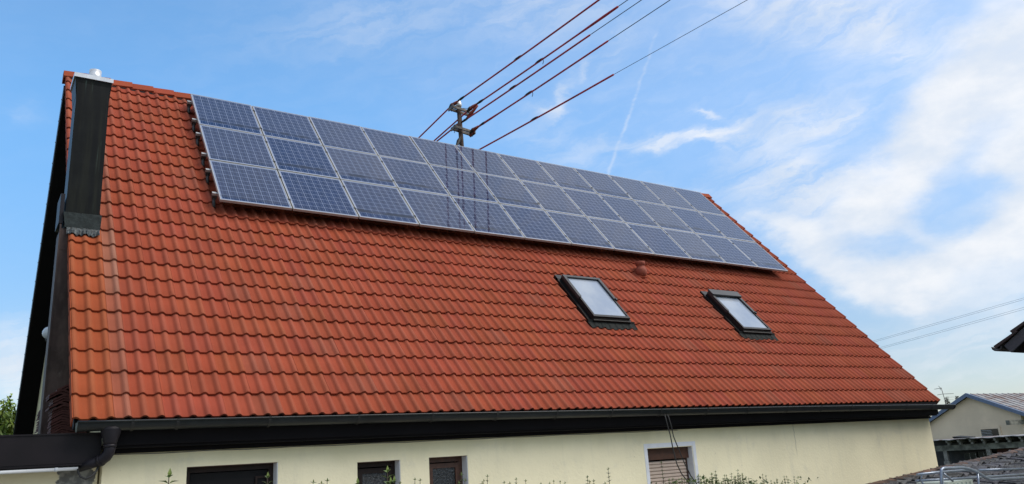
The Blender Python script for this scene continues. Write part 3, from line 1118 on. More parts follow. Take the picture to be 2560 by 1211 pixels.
# ------------------------------------------------------------------ roof mast and lines
mast = empty('utility_mast', (7.80, 5.55, 5.2))
tag(mast, 'brown steel utility mast with two crossarms rising behind the roof ridge', 'utility mast')
top = Vector((7.775, 5.6, 7.20))
bot = Vector((7.83, 5.6, 5.2))
b = MB()
b.tube([bot, top], .052, 14)
b.build('mast_tube', M_RUST, mast)
b = MB()
b.lathe([(.050, -.02), (.070, .0), (.074, .05), (.060, .09), (.05, .13), (.02, .15)], top, 14)
b.build('mast_cap', M_STEEL, mast)
for (xa, za, xb, zb) in ((7.555, 7.105, 8.075, 7.055), (7.60, 6.625, 8.10, 6.575)):
    b = MB()
    A, B_ = Vector((xa, 5.53, za)), Vector((xb, 5.53, zb))
    for dy_, dz_ in ((-.03, 0), (.11, 0)):
        d = Vector((0, dy_, 0))
        q = [A + d + Vector((0, -.02, -.028)), B_ + d + Vector((0, -.02, -.028)), B_ + d + Vector((0, .02, -.028)), A + d + Vector((0, .02, -.028))]
        q += [p + Vector((0, 0, .056)) for p in q]
        b.hexa(q)
    for P_ in (A, B_):
        b.box((P_.x - .012, P_.y - .06, P_.z - .04), (P_.x + .012, P_.y + .16, P_.z + .04))
    b.build('crossarm', M_ARM, mast)
lines = [
    ('top left', [(7.67, 5.73, 7.256), (8.123, 1.05, 7.483)], None, .35),
    ('top right', [(7.851, 5.244, 7.007), (8.297, .725, 7.228)], (1545, 17), .3),
    ('middle', [(7.779, 5.809, 6.78), (8.287, 1.54, 7.065)], (1475, 88), .3),
    ('lower right', [(7.997, 5.398, 6.577), (8.44, 1.229, 6.82)], (1520, 103), .3),
    ('lowest', [(8.004, 5.333, 6.038), (8.258, .986, 5.967)], (1534, 187), .25)]
desc = ['topmost red sleeved overhead line running off the left end of the upper crossarm',
        'red sleeved overhead line running off the right end of the upper crossarm',
        'red sleeved overhead line running off the left end of the lower crossarm',
        'red sleeved overhead line running off the right end of the lower crossarm',
        'lowest red sleeved overhead line, rising from the ridge beside the mast foot']
clampp = [(1297, 149), (1350, 155), (1282, 219), (1323, 235), (1337, 297)]
endp = [(1495, 2), (1545, 17), (1475, 88), (1520, 103), (1534, 187)]


def near(A, D, px):
    r = ray(*px)
    # closest point on line A+sD to camera ray
    w0 = A - CP
    a_, b_, c_, d_, e_ = D.dot(D), D.dot(r), r.dot(r), D.dot(w0), r.dot(w0)
    return (b_ * e_ - c_ * d_) / (a_ * c_ - b_ * b_)


for i, (nm, (A, B_), _, _) in enumerate(lines):
    A, B_ = Vector(A), Vector(B_)
    D = (B_ - A).normalized()
    root = empty('overhead_line', A)
    tag(root, desc[i], 'power line', 'overhead lines above the roof')
    s_end = near(A, D, endp[i]) if i else near(A, D, (1495, -12))
    s_cl = near(A, D, clampp[i])
    b = MB()
    n_ = 14
    rad = [.0175] * n_
    if i in (1,):
        rad = [.0175] * 11 + [.023, .025, .021]
    if i == 3:
        rad[1] = rad[2] = .023
    b.tube([A + D * (s_end * k / (n_ - 1)) + Vector((0, 0, -.010 * math.sin(math.pi * k / (n_ - 1)))) for k in range(n_)], rad, 8)
    b.build('red_sleeve', M_RED, root)
    b = MB()
    e2 = A + D * 45
    b.tube([A + D * (s_end - .05), e2], (.0045 if i == 4 else .0075), 6)
    b.build('conductor', M_WIRE, root)
    b = MB()
    p = A + D * s_cl
    b.tube([p - D * .13, p - D * .05, p + D * .05, p + D * .12], [.014, .026, .026, .014], 8)
    if i in (1, 3):
        b.tube([p + D * .1, p + D * .11 + Vector((.01, 0, -.06)), p + D * .09 + Vector((0, 0, -.12))], .007, 5)
    b.build('line_clamp', M_BLACK, root)
    # insulator at the mast
    if i < 4:
        b = MB()
        if i in (0, 3):
            b.tube([A - D * .02, A + D * .05, A + D * .14, A + D * .22], [.022, .042, .034, .02], 10)
        else:
            b.tube([A - D * .05, A + D * .03, A + D * .10, A + D * .2, A + D * .27], [.02, .036, .042, .03, .02], 10)
        b.build('insulator', M_REDI, root)
        b = MB()
        b.tube([A - D * .12 + Vector((0, 0, -.03)), A - D * .02, A + D * .03], [.018, .045, .05], 8)
        b.build('dead_end_tape', M_BLACK, root)
        b = MB()
        b.tube([A + D * .25, A + D * .38, A + D * .5], [.02, .028, .018], 8)
        b.build('dead_end_tape', M_BLACK, root)
        b = MB()
        b.tube([A + Vector((-.02, 0, -.02)), A + Vector((-.03, 0, -.09)), A + Vector((-.02, 0, -.16))], .007, 5)
        b.build('tape_tail', M_BLACK, root)
    else:
        b = MB()
        b.tube([A - D * .14 + Vector((-.06, 0, -.12)), A - D * .05 + Vector((-.03, 0, -.05)), A, A + D * .1], [.03, .04, .045, .02], 8)
        b.build('dead_end_tape', M_BLACK, root)
# hanging red insulator strings on the crossarm ends
for (x, y, z, r0, L) in ((8.02, 5.50, 7.02, .050, .26), (8.06, 5.45, 6.60, .045, .14)):
    b = MB()
    d = Vector((.25, -.62, .45)).normalized()
    b.tube([Vector((x, y, z)) - d * .17, Vector((x, y, z)) - d * .05, Vector((x, y, z)) + d * .05, Vector((x, y, z)) + d * L * .6, Vector((x, y, z)) + d * L], [.02, .034, r0 * .75, r0 * .6, .018], 10)
    b.build('insulator', M_REDI, mast)
b = MB()
b.tube([(7.80, 5.6, 6.50), (7.74, 5.56, 6.40), (7.68, 5.52, 6.30), (7.62, 5.50, 6.18), (7.56, 5.4, 6.08)], [.02, .022, .045, .03, .03], 8)
b.tube([(7.86, 5.58, 7.16), (7.95, 5.4, 7.10), (8.02, 5.25, 7.12)], .006, 5)
b.build('lead_in_cable', M_BLACK, mast)
# lines leaving behind the ridge
backs = [((7.67, 5.73, 7.256), (1049, 343), 7.2, 'thin red overhead line descending left behind the ridge from the upper crossarm'),
         ((7.851, 5.25, 7.00), (1087, 351), 6.7, 'thin red overhead line descending left behind the ridge, upper of the close pair'),
         ((7.779, 5.809, 6.78), (1093, 353), 6.7, 'thin red overhead line descending left behind the ridge, lower of the close pair')]
for A, px_, Y, lab in backs:
    A = Vector(A)
    B_ = onY(px_[0], px_[1], Y)
    D = (B_ - A).normalized()
    b = MB()
    b.tube([A, A + D * 22], .0175, 6)
    tag(b.build('overhead_line', M_RED, None, origin=A), lab, 'power line', 'overhead lines behind the ridge')

# two slack cables hanging from the gutter past the shutter window
for path, lab in (([(1657, 1026), (1664, 1045), (1668, 1062), (1675, 1085), (1683, 1125), (1692, 1160), (1704, 1185), (1727, 1214), (1760, 1245)], 'black slack cable hanging from the gutter, left of the two'),
                  ([(1663, 1026), (1672, 1045), (1678, 1065), (1684, 1092), (1696, 1122), (1711, 1158), (1727, 1190), (1745, 1214), (1775, 1245)], 'black slack cable hanging from the gutter, right of the two')):
    b = MB()
    pp = []
    for i, (x, y) in enumerate(path):
        pp.append(onY(x, y, -.185 - .02 * max(0, i - 2)))
    pp[0] = onY(path[0][0], path[0][1], -.10)
    b.tube(pp, .0085, 6)
    tag(b.build('hanging_cable', M_BLACK, None, origin=pp[0]), lab, 'cable', 'cables hanging in front of the shutter')

# ------------------------------------------------------------------ side extension (left)
ext = empty('side_extension', (-3, 4.5, GZ))
tag(ext, 'low flat roofed cream extension with a dark brown fascia, left of the house', 'building')
b = MB()
b.box((-7.0, .33, GZ), (.262, 9.0, -.46))
b.build('wall', M_WALL2, ext, origin=(0, 0, 0))
b = MB()
b.box((-7.2, .06, -.455), (.235, 9.1, -.18))
b.build('flat_roof', M_UNDER, ext)
b = MB()
b.box((-7.2, .03, -.418), (.235, .057, -.150))
b.box((-7.2, .036, -.440), (.232, .058, -.4185))
b.box((-7.2, .022, -.160), (.236, .075, -.146))
b.build('fascia_board', M_BROWN, ext)
b = MB()
b.tube([(-7, .045, -.468), (.055, .045, -.468)], .016, 10)
cd = b.build('conduit_pipe', M_CONDUIT, ext)
for x in (-.9, -.12):
    b = MB()
    b.tube([(x - .012, .045, -.468), (x + .012, .045, -.468)], .0195, 10)
    b.build('conduit_clip', M_CONDUIT, cd)

# stacks of spare tiles on the flat roof: every tile is a thing
def make_tile():
    e = empty('spare_roof_tile', (0, 0, 0))
    b = MB()
    prof = [(-.17, -.055), (-.075, .0), (-.03, -.004), (.02, -.026), (.17, -.026), (.17, -.046), (.015, -.046), (-.035, -.026), (-.075, -.020), (-.17, -.074)]
    b.prism(prof, lambda x, z: Vector((x, -.2, z)), lambda x, z: Vector((x, .2, z)))
    return b


bt = make_tile()
for o in [o for o in S.objects if o.name == 'spare_roof_tile']:
    bpy.data.objects.remove(o)
t0 = bt.build('spare_roof_tile', M_BROWNTILE, None)
first = True
for (X, Y, n_, zst, grp, lab, zb) in ((.075, 1.45, 22, .0265, 'spare tiles in the near stack', 'dark brown spare roof tile in the taller stack beside the red roof edge', -.115),
                                      (.075, 3.1, 17, .030, 'spare tiles in the far stack', 'dark brown spare roof tile in the narrow stack against the cream gable', -.115)):
    for k in range(n_):
        o = t0 if first else t0.copy()
        if not first:
            COL.objects.link(o)
        first = False
        sh = random.uniform(-.006, .006)
        if X > 0 and Y < 2 and k in (14, 18, 19):
            sh -= .035
        if Y < 2 and k >= 20:
            sh += .03
        o.location = (X + sh, Y + random.uniform(-.01, .01), zb + k * zst)
        o.rotation_euler = (0, random.uniform(-.01, .01), random.uniform(-.03, .03))
        tag(o, lab, 'roof tile', grp)

# ------------------------------------------------------------------ foliage
def leaf(mb, p, d, n, L, W):
    """folded leaf quad: base p, direction d, normal n"""
    d = d.normalized()
    s_ = d.cross(n).normalized()
    n2 = s_.cross(d).normalized()
    a = mb.vert(p)
    t_ = mb.vert(p + d * L - n2 * L * .12)
    m_ = mb.vert(p + d * L * .5)
    l = mb.vert(p + d * L * .45 + s_ * W + n2 * W * .45)
    r = mb.vert(p + d * L * .45 - s_ * W + n2 * W * .45)
    mb.face((a, m_, l)); mb.face((m_, t_, l)); mb.face((a, r, m_)); mb.face((m_, r, t_))


def rv():
    while True:
        v = Vector((random.uniform(-1, 1), random.uniform(-1, 1), random.uniform(-1, 1)))
        if .05 < v.length < 1:
            return v.normalized()


def broad_tree(base, cr, label, nl=5200, L=.14, name='leafy_tree', flat=False):
    t = empty(name, base)
    tag(t, label, 'tree', 'leafy trees left of the house')
    base = Vector(base)
    cx, cy, cz, rx, ry, rz = cr
    b = MB()
    tips = []
    b.tube([base, base + Vector((.1, 0, 1.2)), Vector((cx, cy, cz - rz * .3))], [.16, .12, .08], 10)
    for k in range(16):
        e = Vector((cx, cy, cz)) + Vector((rv().x * rx, rv().y * ry, rv().z * rz)) * .8
        s0 = base.lerp(Vector((cx, cy, cz)), random.uniform(.4, .8))
        b.tube([s0, s0.lerp(e, .5) + Vector((0, 0, .15)), e], [.05, .03, .012], 6)
    b.build('trunk', M_BARK, t)
    b = MB()
    clumps = []
    if flat:
        for k in range(330):
            clumps.append(Vector((cx + random.uniform(-1, 1) * rx, cy + random.uniform(-1, .8) * ry, cz + random.uniform(-.75, .80) * rz)))
    for k in range(0 if flat else 120):
        q = rv()
        rr_ = random.uniform(.55, 1.0)
        clumps.append(Vector((cx + q.x * rx * rr_, cy + q.y * ry * rr_, cz + q.z * rz * rr_)))
    for k in range(nl):
        c = random.choice(clumps)
        p = c + rv() * random.uniform(0, .36)
        s_ = random.uniform(.65, 1.35)
        b.col = (s_, s_ * random.uniform(.9, 1.05), s_ * .9)
        leaf(b, p, Vector((random.uniform(-.6, .6), random.uniform(-.8, .2), -.8 + random.uniform(-.3, .9))), rv() + Vector((0, -.5, .8)), L * random.uniform(.7, 1.2), L * .22)
    for k in range(26):
        c = Vector((cx + random.uniform(-1, 1) * rx * .95, cy + random.uniform(-.9, .3) * ry, cz + rz * .8))
        hgt = random.uniform(.15, .38)
        for j in range(9):
            s_ = random.uniform(.9, 1.4)
            b.col = (s_, s_, s_ * .8)
            leaf(b, c + Vector((0, 0, hgt * j / 8)), Vector((random.uniform(-1, 1), random.uniform(-1, 1), -.25)), Vector((0, 0, 1)), L * .9, L * .2)
    b.build('crown', M_LEAF, t, cols=True)
    return t


broad_tree((-1.6, 12.6, GZ), (-1.1, 12.5, -.35, 1.7, .8, 1.85), 'bright green leafy tree at the left edge, next to the dark verge board', 24000, .15, flat=True)
broad_tree((-4.6, 13.4, GZ), (-4.4, 13.2, -.35, 2.2, 1.6, 1.9), 'bright green leafy tree further left, mostly outside the picture', 3500)


def conifer(x, y, top_, r, label):
    t = empty('conifer_tree', (x, y, GZ))
    tag(t, label, 'tree', 'distant conifers behind the barn')
    b = MB()
    b.tube([(x, y, GZ), (x, y, top_)], [.25, .03], 8)
    b.build('trunk', M_BARK, t)
    b = MB()
    H = top_ - GZ
    for k in range(1500):
        f = random.random() ** .8
        z = top_ - f * H * .85
        a = random.uniform(0, 6.283)
        rad = r * (.12 + f) * random.uniform(.4, 1.)
        s_ = random.uniform(.6, 1.5)
        b.col = (s_, s_, s_)
        leaf(b, Vector((x + math.cos(a) * rad, y + math.sin(a) * rad, z)), Vector((math.cos(a), math.sin(a), .3)), Vector((0, 0, 1)), r * .45, r * .12)
    b.build('crown', M_CONIF, t, cols=True)


q = onX(2366, 993, 95)
conifer(q.x, q.y, q.z, .55, 'dark distant conifer below the television antenna')
q = onX(2392, 991, 95)
conifer(q.x, q.y, q.z, .5, 'dark distant conifer just left of the barn gable peak')

# hedge below the windows; only its tips reach into the picture
def shoot(mb, st, base, H, lean, L, pairs, col=1.):
    top_ = base + Vector((lean[0], lean[1], H))
    st.tube([base, base.lerp(top_, .5) + Vector((lean[0] * .2, 0, 0)), top_], [.003 + L * .03, .0025, .0015], 5)
    for k in range(pairs):
        f = .12 + .88 * k / max(1, pairs - 1)
        p = base.lerp(top_, f)
        a = k * 1.57 + random.uniform(-.3, .3)
        sz = L * (1.15 - .55 * f)
        for s2 in (0, math.pi):
            d = Vector((math.cos(a + s2), math.sin(a + s2), random.uniform(.3, .8)))
            c_ = random.uniform(.7, 1.3) * col
            mb.col = (c_, c_, c_)
            leaf(mb, p, d, Vector((0, 0, 1)), sz, sz * .30)
    mb.col = (1.1 * col, 1.1 * col, .9 * col)
    leaf(mb, top_, Vector((.1, 0, 1)), Vector((0, -1, 0)), L * .6, L * .13)


shr = [  # centre px, Y plane, list of (px_x, px_top, leafsize)
    ('tall thin shoot with pointed leaves just left of the open window', [(423, 1181)], -5.4, .038, 9, 1.1),
    ('single leafy shoot before the right edge of the open window', [(669, 1187)], -5.2, .030, 7, 1.),
    ('small pair of shoot tips between the open window and the next one', [(783, 1203), (818, 1199), (803, 1206)], -4.6, .022, 6, .8),
    ('twining green shoot in front of the dark obscured window', [(968, 1172), (985, 1197), (893, 1202), (976, 1200)], -4.9, .040, 7, 1.2),
    ('paired shoot tips between the two small brown windows', [(1037, 1197), (1050, 1199), (1000, 1206)], -4.3, .020, 6, .8),
    ('shoots in front of the right jamb of the second small window', [(1153, 1184), (1162, 1199), (1147, 1206)], -4.3, .026, 6, .8),
    ('row of small shoots just right of the two small windows', [(1209, 1201), (1218, 1189), (1260, 1205), (1274, 1207), (1290, 1196), (1314, 1201), (1205, 1207)], -3.9, .022, 6, .9),
    ('low yellowish shoot tips midway along the wall', [(1384, 1202), (1400, 1203), (1412, 1206), (1352, 1208), (1374, 1207)], -3.8, .020, 5, 1.3),
    ('tall slender shoots left of the shutter window', [(1468, 1191), (1484, 1201), (1520, 1171), (1474, 1203), (1512, 1207)], -3.8, .026, 8, .8),
    ('thin tall shoot in front of the beige shutter', [(1653, 1155), (1628, 1205), (1640, 1207)], -3.7, .026, 9, .6)]
# dense part
dense = [(x + random.uniform(-5, 5), 1190 + random.uniform(-4, 16) + (6 if x < 1740 else 0)) for x in range(1668, 1762, 4)]
shr.append(('dense leafy hedge top across the right half of the shutter', dense, -3.6, .024, 8, 1.))
dense = [(x + random.uniform(-4, 4), random.choice([1184, 1192, 1196, 1188, 1200, 1203, 1206])) for x in range(1756, 1862, 3)] + [(1788, 1178), (1844, 1175), (1855, 1184)]
shr.append(('densest bushiest hedge top, right of the white window surround', dense, -3.5, .024, 9, 1.))
dense = [(x + random.uniform(-5, 5), random.choice([1188, 1196, 1200, 1204, 1207]) + (x - 1870) * .03) for x in range(1868, 1985, 5)] + [(1906, 1186), (1962, 1197)]
shr.append(('sparse right end of the hedge below the bare wall', dense, -3.4, .022, 7, .9))
for lab, tips, Y, L, prs, cc in shr:
    xm = sum(t[0] for t in tips) / len(tips)
    c0 = onY(xm, 1211, Y)
    h = empty('hedge_shrub', (c0.x, Y, GZ))
    tag(h, lab, 'shrub', 'hedge shrubs in front of the house')
    lv, st = MB(), MB()
    for (x, y) in tips:
        tp = onY(x, y, Y + random.uniform(-.1, .1))
        bz = onY(x, 1211, tp.y).z - .22
        lean = (random.uniform(-.015, .015), random.uniform(-.02, .02))
        shoot(lv, st, Vector((tp.x - lean[0], tp.y - lean[1], bz)), tp.z - bz - L * .5, lean, L * 1.5, prs + 3, cc * 1.2)
    # body of the shrub, below the picture edge
    xs_ = [onY(t[0], 1211, Y).x for t in tips]
    xa, xb = min(xs_) - .2, max(xs_) + .2
    for k in range(7):
        st.tube([(c0.x + random.uniform(-.1, .1), Y, GZ), (random.uniform(xa, xb), Y + random.uniform(-.2, .2), c0.z - .2)], [.02, .006], 5)
    ztop = c0.z - .06 + (.09 if len(tips) > 14 and xm > 1700 else 0)
    for k in range(int(700 * (xb - xa) + 200)):
        z = GZ + .25 + (ztop - GZ - .25) * random.random() ** .6
        c_ = random.uniform(.6, 1.3)
        lv.col = (c_, c_, c_)
        leaf(lv, Vector((random.uniform(xa, xb), Y + random.uniform(-.28, .28), z)), rv() + Vector((0, -.3, .4)), rv() + Vector((0, 0, 1)), L * 1.6, L * .42)
    st.build('stem', M_BARK, h)
    lv.build('foliage', M_HEDGE, h, cols=True)

# ------------------------------------------------------------------ right side: old tiled lean-to roof
lt = empty('tiled_outbuilding', (15, -2, GZ))
tag(lt, 'low outbuilding with a rough weathered dark grey tiled roof against the house corner', 'outbuilding')
T0 = Vector((10.0, .17, -1.585))
T1 = Vector((23.0, .17, -.82))
UD = (T1 - T0).normalized()
pit = R(13)
VD = Vector((0, math.cos(pit), math.sin(pit)))     # up the slope
VD = (VD - UD * VD.dot(UD)).normalized()
ND = UD.cross(VD).normalized()
SLN = 4.2


def lp(u, v, h=0.):
    return T0 + UD * u + VD * (v - SLN) + ND * h


b = MB()
cu = [0]
while cu[-1] < 12.8:
    cu.append(cu[-1] + .24)


def tint_old(j, k):
    s_ = random.uniform(.55, 1.45)
    return (s_, s_ * random.uniform(.96, 1.03), s_ * random.uniform(.98, 1.12))


tiles(b, lp, cu, range(14), ex=.30, wl=.24, ht=.045, hw=.075, lift=.045, th=.03, tint=tint_old, jit=.012, hoff=-.05, step=.03)
b.build('roof', M_OLDTILE, lt, cols=True, sharp=50)
b = MB()
b.box((0, 0, -.14), (12.9, SLN, -.075), lp)
b.build('roof_boarding', M_DARKW, lt)
b = MB()
x = 0.
while x < 12.8:
    s_ = random.uniform(.7, 1.2)
    b.col = (s_, s_ * .8, s_ * .7)
    jz = random.uniform(-.006, .006)
    b.hexa([lp(x, SLN - .16, -.03 + jz), lp(x + .34, SLN - .16, -.03 + jz), lp(x + .34, SLN - .01, -.03 + jz), lp(x, SLN - .01, -.03 + jz),
            lp(x, SLN - .12, .01 + jz), lp(x + .34, SLN - .12, .018 + jz), lp(x + .34, SLN - .02, .020 + jz), lp(x, SLN - .02, .012 + jz)])
    x += .33
M_RID = mat('rust_stained_ridge_tile', (.13, .085, .065), .85, var=.4, scale=7, tint=True)
b.build('ridge_cap', M_RID, lt, cols=True)
b = MB()
b.box((10.3, -3.3, GZ), (22.5, -.1, -2.7 + .35))
b.build('wall', M_BARNW, lt)

# tubular rack in front
rk = empty('tubular_rack', (8.2, -3.8, GZ))
tag(rk, 'silver tubular metal rack with a bent top rail in front of the grey tiled roof', 'metal rack')


def P4(x, y, Y=-4.0):
    return onY(x, y, Y)


b = MB()
b.tube([P4(2354, 1240), P4(2353, 1180), P4(2354, 1174), P4(2360, 1171), P4(2408, 1170), P4(2424, 1173), P4(2440, 1179), P4(2456, 1189), P4(2472, 1198), P4(2480, 1199), P4(2600, 1193)], .0155, 10)
b.build('bent_top_rail', M_CHROME, rk)
b = MB()
b.tube([P4(2293, 1187, -3.9), P4(2350, 1181, -3.9), P4(2415, 1176, -3.9), P4(2436, 1178, -3.9)], .013, 10)
b.build('left_rail', M_CHROME, rk)
b = MB()
b.tube([P4(2446, 1176, -3.5), P4(2600, 1171.5, -3.5)], .015, 10)
b.build('rear_rail', M_CHROME, rk)
b = MB()
b.tube([P4(2290, 1203, -3.85), P4(2400, 1197, -3.85), P4(2600, 1184, -3.85)], .013, 10)
b.build('lower_rail', M_CHROME, rk)
for x in (2354, 2444):
    b = MB()
    e = P4(x + 3, 1215)
    b.tube([P4(x, 1180), e, Vector((e.x, e.y, GZ))], .012, 8)
    b.build('upright', M_CHROME, rk)
b = MB()
b.tube([P4(2358, 1184), P4(2382, 1203)], .011, 8)
b.tube([P4(2303, 1203, -3.85), P4(2318, 1225, -3.85)], .011, 8)
b.tube([P4(2305, 1189, -3.9), P4(2300, 1203, -3.87)], .006, 6)
b.build('diagonal_brace', M_CHROME, rk)
c = onY(2368, 1206, -3.0)
b = MB()
b.box((c.x, c.y, c.z - .35), (c.x + .62, c.y + .4, c.z))
for k in range(6):
    b.box((c.x + .04 + k * .1, c.y - .012, c.z - .33), (c.x + .06 + k * .1, c.y, c.z - .02))
crt = b.build('plastic_crate', M_CRATE, None, origin=(c.x + .3, c.y + .2, c.z - .35))
tag(crt, 'pale ribbed plastic crate behind the silver tubular rack', 'crate')
b = MB()
b.box((c.x - .05, c.y - .05, GZ), (c.x + 2.4, c.y + .6, c.z - .352))
tag(b.build('work_bench', M_DARKW, None, origin=(c.x + 1, c.y, GZ)), 'dark workbench under the pale crate, below the picture edge', 'bench')

# ------------------------------------------------------------------ barn and shed behind
barn = empty('barn', (62, 16.7, GZ))
tag(barn, 'grey beige barn with a gable wall, blue grey verge and rusted metal roof', 'barn')
bx = 50.
ap = onX(2415, 985, bx)
l_ = onX(2325, 1047, bx)
r_ = onX(2560, 1033, bx)
sl_l = (ap.z - l_.z) / (l_.y - ap.y)
sl_r = (ap.z - r_.z) / (ap.y - r_.y)
yl, yr = ap.y + 3.3, 13.93


def zr(y):
    return ap.z - (y - ap.y) * sl_l if y > ap.y else ap.z - (ap.y - y) * sl_r


prof = [(yr, GZ), (yl, GZ), (yl, zr(yl) - .16), (ap.y, ap.z - .17), (yr, zr(yr) - .16)]
b = MB()
b.prism(prof, lambda y, z: Vector((bx + .25, y, z)), lambda y, z: Vector((bx + 24, y, z)))
b.build('wall', M_BARNW, barn)
b = MB()
ye, yl2 = yr - .75, yl + .4
b.hexa([(bx, ye, zr(ye) - .12), (bx + 24.4, ye, zr(ye) - .12), (bx + 24.4, ap.y, ap.z - .12), (bx, ap.y, ap.z - .12),
        (bx, ye, zr(ye)), (bx + 24.4, ye, zr(ye)), (bx + 24.4, ap.y, ap.z), (bx, ap.y, ap.z)])
b.hexa([(bx, ap.y + .001, ap.z - .12), (bx + 24.4, ap.y + .001, ap.z - .12), (bx + 24.4, yl2, zr(yl2) - .12), (bx, yl2, zr(yl2) - .12),
        (bx, ap.y + .001, ap.z), (bx + 24.4, ap.y + .001, ap.z), (bx + 24.4, yl2, zr(yl2)), (bx, yl2, zr(yl2))])
for k in range(30):
    xx = bx + .8 * k + .4
    b.hexa([(xx, ye, zr(ye) - .01), (xx + .07, ye, zr(ye) - .01), (xx + .07, ap.y - .05, ap.z - .03), (xx, ap.y - .05, ap.z - .03),
            (xx + .01, ye, zr(ye) + .04), (xx + .06, ye, zr(ye) + .04), (xx + .06, ap.y - .05, ap.z + .02), (xx + .01, ap.y - .05, ap.z + .02)])
b.build('roof', M_RUSTROOF, barn)
b = MB()
for (ya, yb) in ((ye, ap.y), (yl2, ap.y)):
    b.hexa([(bx - .06, ya, zr(ya) - .19), (bx - .003, ya, zr(ya) - .19), (bx - .003, yb, zr(yb) - .19), (bx - .06, yb, zr(yb) - .19),
            (bx - .06, ya, zr(ya) + .045), (bx + .16, ya, zr(ya) + .045), (bx + .16, yb, zr(yb) + .045), (bx - .06, yb, zr(yb) + .045)])
b.build('verge_flashing', M_TRIM, barn)
b = MB()
frame_y0, frame_y1 = 15.2, 16.45
b.box((bx + .20, frame_y0, -1.55), (bx + .27, frame_y1, -.42))
wf = b.build('window', M_BARNW, barn)
b = MB()
b.box((bx + .185, frame_y0 + .13, -1.42), (bx + .199, frame_y1 - .13, -.57))
b.build('window_pane', M_DGLASS, wf)
b = MB()
for k in range(5):
    b.box((bx + .17, frame_y0 + .5, -.66 - k * .09), (bx + .184, frame_y1 - .14, -.645 - k * .09))
b.build('window_blind', M_CONDUIT, wf)
b = MB()
b.box((bx - 1.6, 13.78, -.42), (bx + .24, 13.98, -.16))
b.build('beam_end', M_BEAM, barn)

shed = empty('open_shed', (40, 8, GZ))
tag(shed, 'low dark shed with pale rafter ends and a mossy beam in front of the barn', 'shed')
b = MB()
ya, yb = 2.0, 13.4
N = 60
pts = []
for k in range(N + 1):
    y = ya + (yb - ya) * k / N
    pts.append((y, -.945 + .012 * math.sin(k * 1.9) + .01 * math.sin(k * .7)))
for (y0, z0), (y1, z1) in zip(pts, pts[1:]):
    b.hexa([(37.9, y0, z0 - .03), (45, y0, z0 - .05), (45, y1, z1 - .05), (37.9, y1, z1 - .03), (37.9, y0, z0), (45, y0, z0 - .02), (45, y1, z1 - .02), (37.9, y1, z1)])
b.build('roof', M_RUSTROOF, shed)
b = MB()
q = onX(2400, 1092, 37.8)
b.hexa([(37.8, q.y - .35, -.93), (38.4, q.y - .4, -.93), (38.4, q.y + .3, -.92), (37.8, q.y + .3, -.92), (37.75, q.y - .30, -.90), (38.5, q.y - .35, -.88), (38.5, q.y + .33, -.80), (37.8, q.y + .38, -.83)])
b.build('bent_roof_sheet', M_RID, shed)
for k in range(20):
    y = 12.05 - k * .545
    b = MB()
    b.hexa([(37.98, y - .045, -1.10), (40.5, y - .045, -1.22), (40.5, y + .045, -1.22), (37.98, y + .045, -1.10), (37.93, y - .045, -.985), (40.5, y - .045, -1.02), (40.5, y + .045, -1.02), (37.93, y + .045, -.985)])
    b.box((38.1, y - .05, -1.21), (38.24, y + .05, -1.105))
    b.build('rafter', M_RAFT, shed)
b = MB()
b.box((38.3, 2.1, -1.47), (38.5, 13.3, -1.215))
b.build('beam', M_BEAM, shed)
for y in (12.42, 10.42, 8.9, 6.9, 4.9):
    b = MB()
    b.box((38.33, y - .09, GZ), (38.47, y + .09, -1.472))
    b.box((38.30, y - .13, GZ), (38.50, y + .13, -1.95))
    b.build('post', M_RAFT, shed)
b = MB()
b.box((39.2, 2.0, GZ), (39.4, 13.4, -.99))
b.build('back_wall', M_DARKW, shed)
for y in (11.6, 10.95):
    b = MB()
    b.box((38.9, y - .42, GZ + .5), (39.0, y + .28, -1.56))
    wf = b.build('window', M_DARKW, shed)
    b = MB()
    b.box((38.885, y - .36, GZ + .56), (38.899, y + .22, -1.62))
    b.build('window_pane', M_DGLASS, wf)
    b = MB()
    b.box((38.87, y - .06, GZ + .56), (38.884, y - .03, -1.62))
    b.box((38.87, y - .33, GZ + .56), (38.884, y - .31, -1.62))
    b.build('glazing_bar', M_RAFT, wf)
b = MB()
b.box((38.9, 8.98, GZ + .3), (39.0, 10.3, -1.49))
b.build('red_board', mat('dull_red_board', (.10, .028, .022), .7, var=.2), shed)

# television antenna behind, standing on the shed roof
ax = 58.
an = empty('television_antenna', (ax, onX(2362, 1000, ax).y, .2))
tag(an, 'thin grey television antenna standing between the red roof and the barn', 'antenna')
b = MB()
tp, md = onX(2353, 970, ax), onX(2362, 1000, ax)
b.tube([(ax, md.y - .05, .2), md, tp], .024, 6)
b.build('antenna_mast', M_ARM, an)
for (p1, p2) in (((2336, 973.5), (2354, 970.5)), ((2343, 988), (2357, 985.5)), ((2357, 985.5), (2384, 984.5)), ((2346, 965.5), (2353, 972)), ((2350, 970), (2351, 976))):
    b = MB()
    b.tube([onX(*p1, ax), onX(*p2, ax)], .017, 5)
    b.build('antenna_boom', M_ARM, an)
b = MB()
b.tube([onX(2368, 993.5, ax), onX(2386, 993, ax)], .007, 4)
b.tube([onX(2369, 1000, ax), onX(2384, 999.5, ax)], .007, 4)
b.build('antenna_element', M_ARM, an)

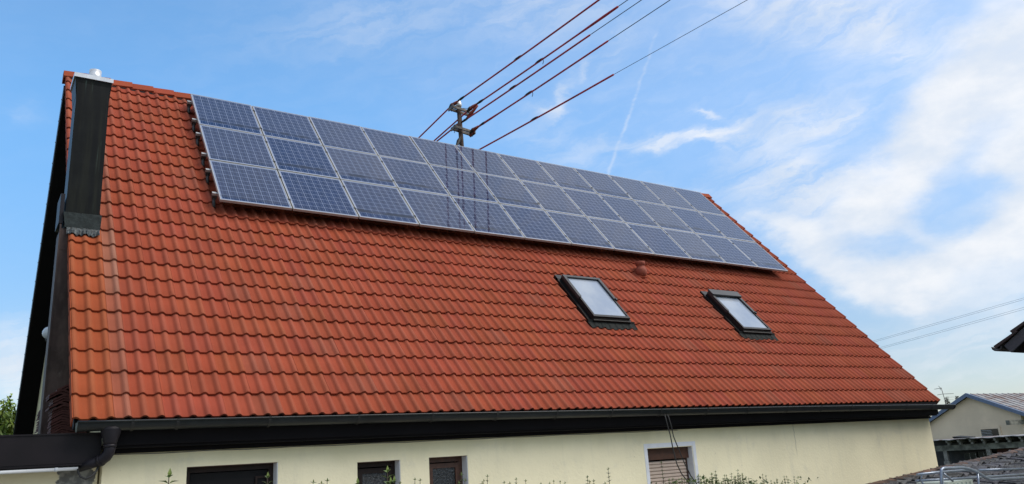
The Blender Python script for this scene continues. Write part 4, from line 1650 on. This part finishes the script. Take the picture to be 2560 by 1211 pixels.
# four far lines on the right
for i, (ya, yb) in enumerate((((2190, 850), (2560, 744)), ((2190, 853.5), (2560, 748.5)), ((2206, 867), (2560, 768)), ((2208, 870), (2560, 773)))):
    A, B_ = onX(*ya, 60), onX(*yb, 60)
    D = B_ - A
    b = MB()
    b.tube([A - D * 2.0, A + D * .5 - Vector((0, 0, .03)), B_ + D * 3], .008, 5)
    nm = ['topmost', 'second', 'third', 'lowest'][i]
    tag(b.build('far_overhead_line', M_WIRE, None, origin=A), f'{nm} of the four thin distant lines crossing the sky right of the roof', 'power line', 'distant lines at the right')

# neighbour's eave corner at the right edge
nb = empty('neighbour_house', (15, -5, GZ))
tag(nb, 'corner of a dark tiled neighbouring roof with slate grey bargeboard at the right edge', 'house')
O = onX(2530, 884, 11.9)
er = Vector((0, -1, 0))
ed = Vector((1, 0, 0))
AN = R(34)
ra = er * math.cos(AN) + Vector((0, 0, 1)) * math.sin(AN)
rn = -er * math.sin(AN) + Vector((0, 0, 1)) * math.cos(AN)


def nq(s_, d, h):
    return O + ra * s_ + ed * d + rn * h


b = MB()
b.box((0, 0.0, .02), (6, .04, .155), nq)
b.build('bargeboard', M_NBARGE, nb)
b = MB()
for k in range(16):
    s0 = -.10 + k * .33
    for j in range(22):
        d0 = -.05 + j * .3
        b.hexa([nq(s0, d0, .185), nq(s0, d0 + .295, .185), nq(s0 + .40, d0 + .295, .160), nq(s0 + .40, d0, .160),
                nq(s0, d0, .235), nq(s0, d0 + .295, .235), nq(s0 + .40, d0 + .295, .18), nq(s0 + .40, d0, .18)])
b.build('roof', M_NROOF, nb)
b = MB()
b.box((0, .041, .02), (6, 6.5, .155), nq)
b.box((.1, .05, -.012), (3.2, 6.5, -.002), lambda s_, d, h: O + er * s_ + ed * d + Vector((0, 0, h + .02)))
b.build('soffit', M_SOFFIT, nb)
b = MB()
gp0 = O + rn * .12 - er * .105
pr = [(-.075, .03), (-.068, -.01), (-.04, -.035), (0, -.045), (.04, -.035), (.068, -.01), (.075, .03), (.065, .03), (.05, 0), (0, -.03), (-.05, 0), (-.065, .03)]
b.prism(pr, lambda a, z: gp0 + er * a + Vector((0, 0, z)) - ed * .05, lambda a, z: gp0 + er * a + Vector((0, 0, z)) + ed * 6.4)
b.build('gutter', M_BLACK, nb)
b = MB()
b.prism([(.55, GZ - O.z), (5, GZ - O.z), (5, 5 * math.tan(AN) - .1), (.55, .55 * math.tan(AN) - .06)], lambda s_, h: O + er * s_ + ed * .35 + Vector((0, 0, h)), lambda s_, h: O + er * s_ + ed * 6.2 + Vector((0, 0, h)))
b.build('wall', M_WALL2, nb)
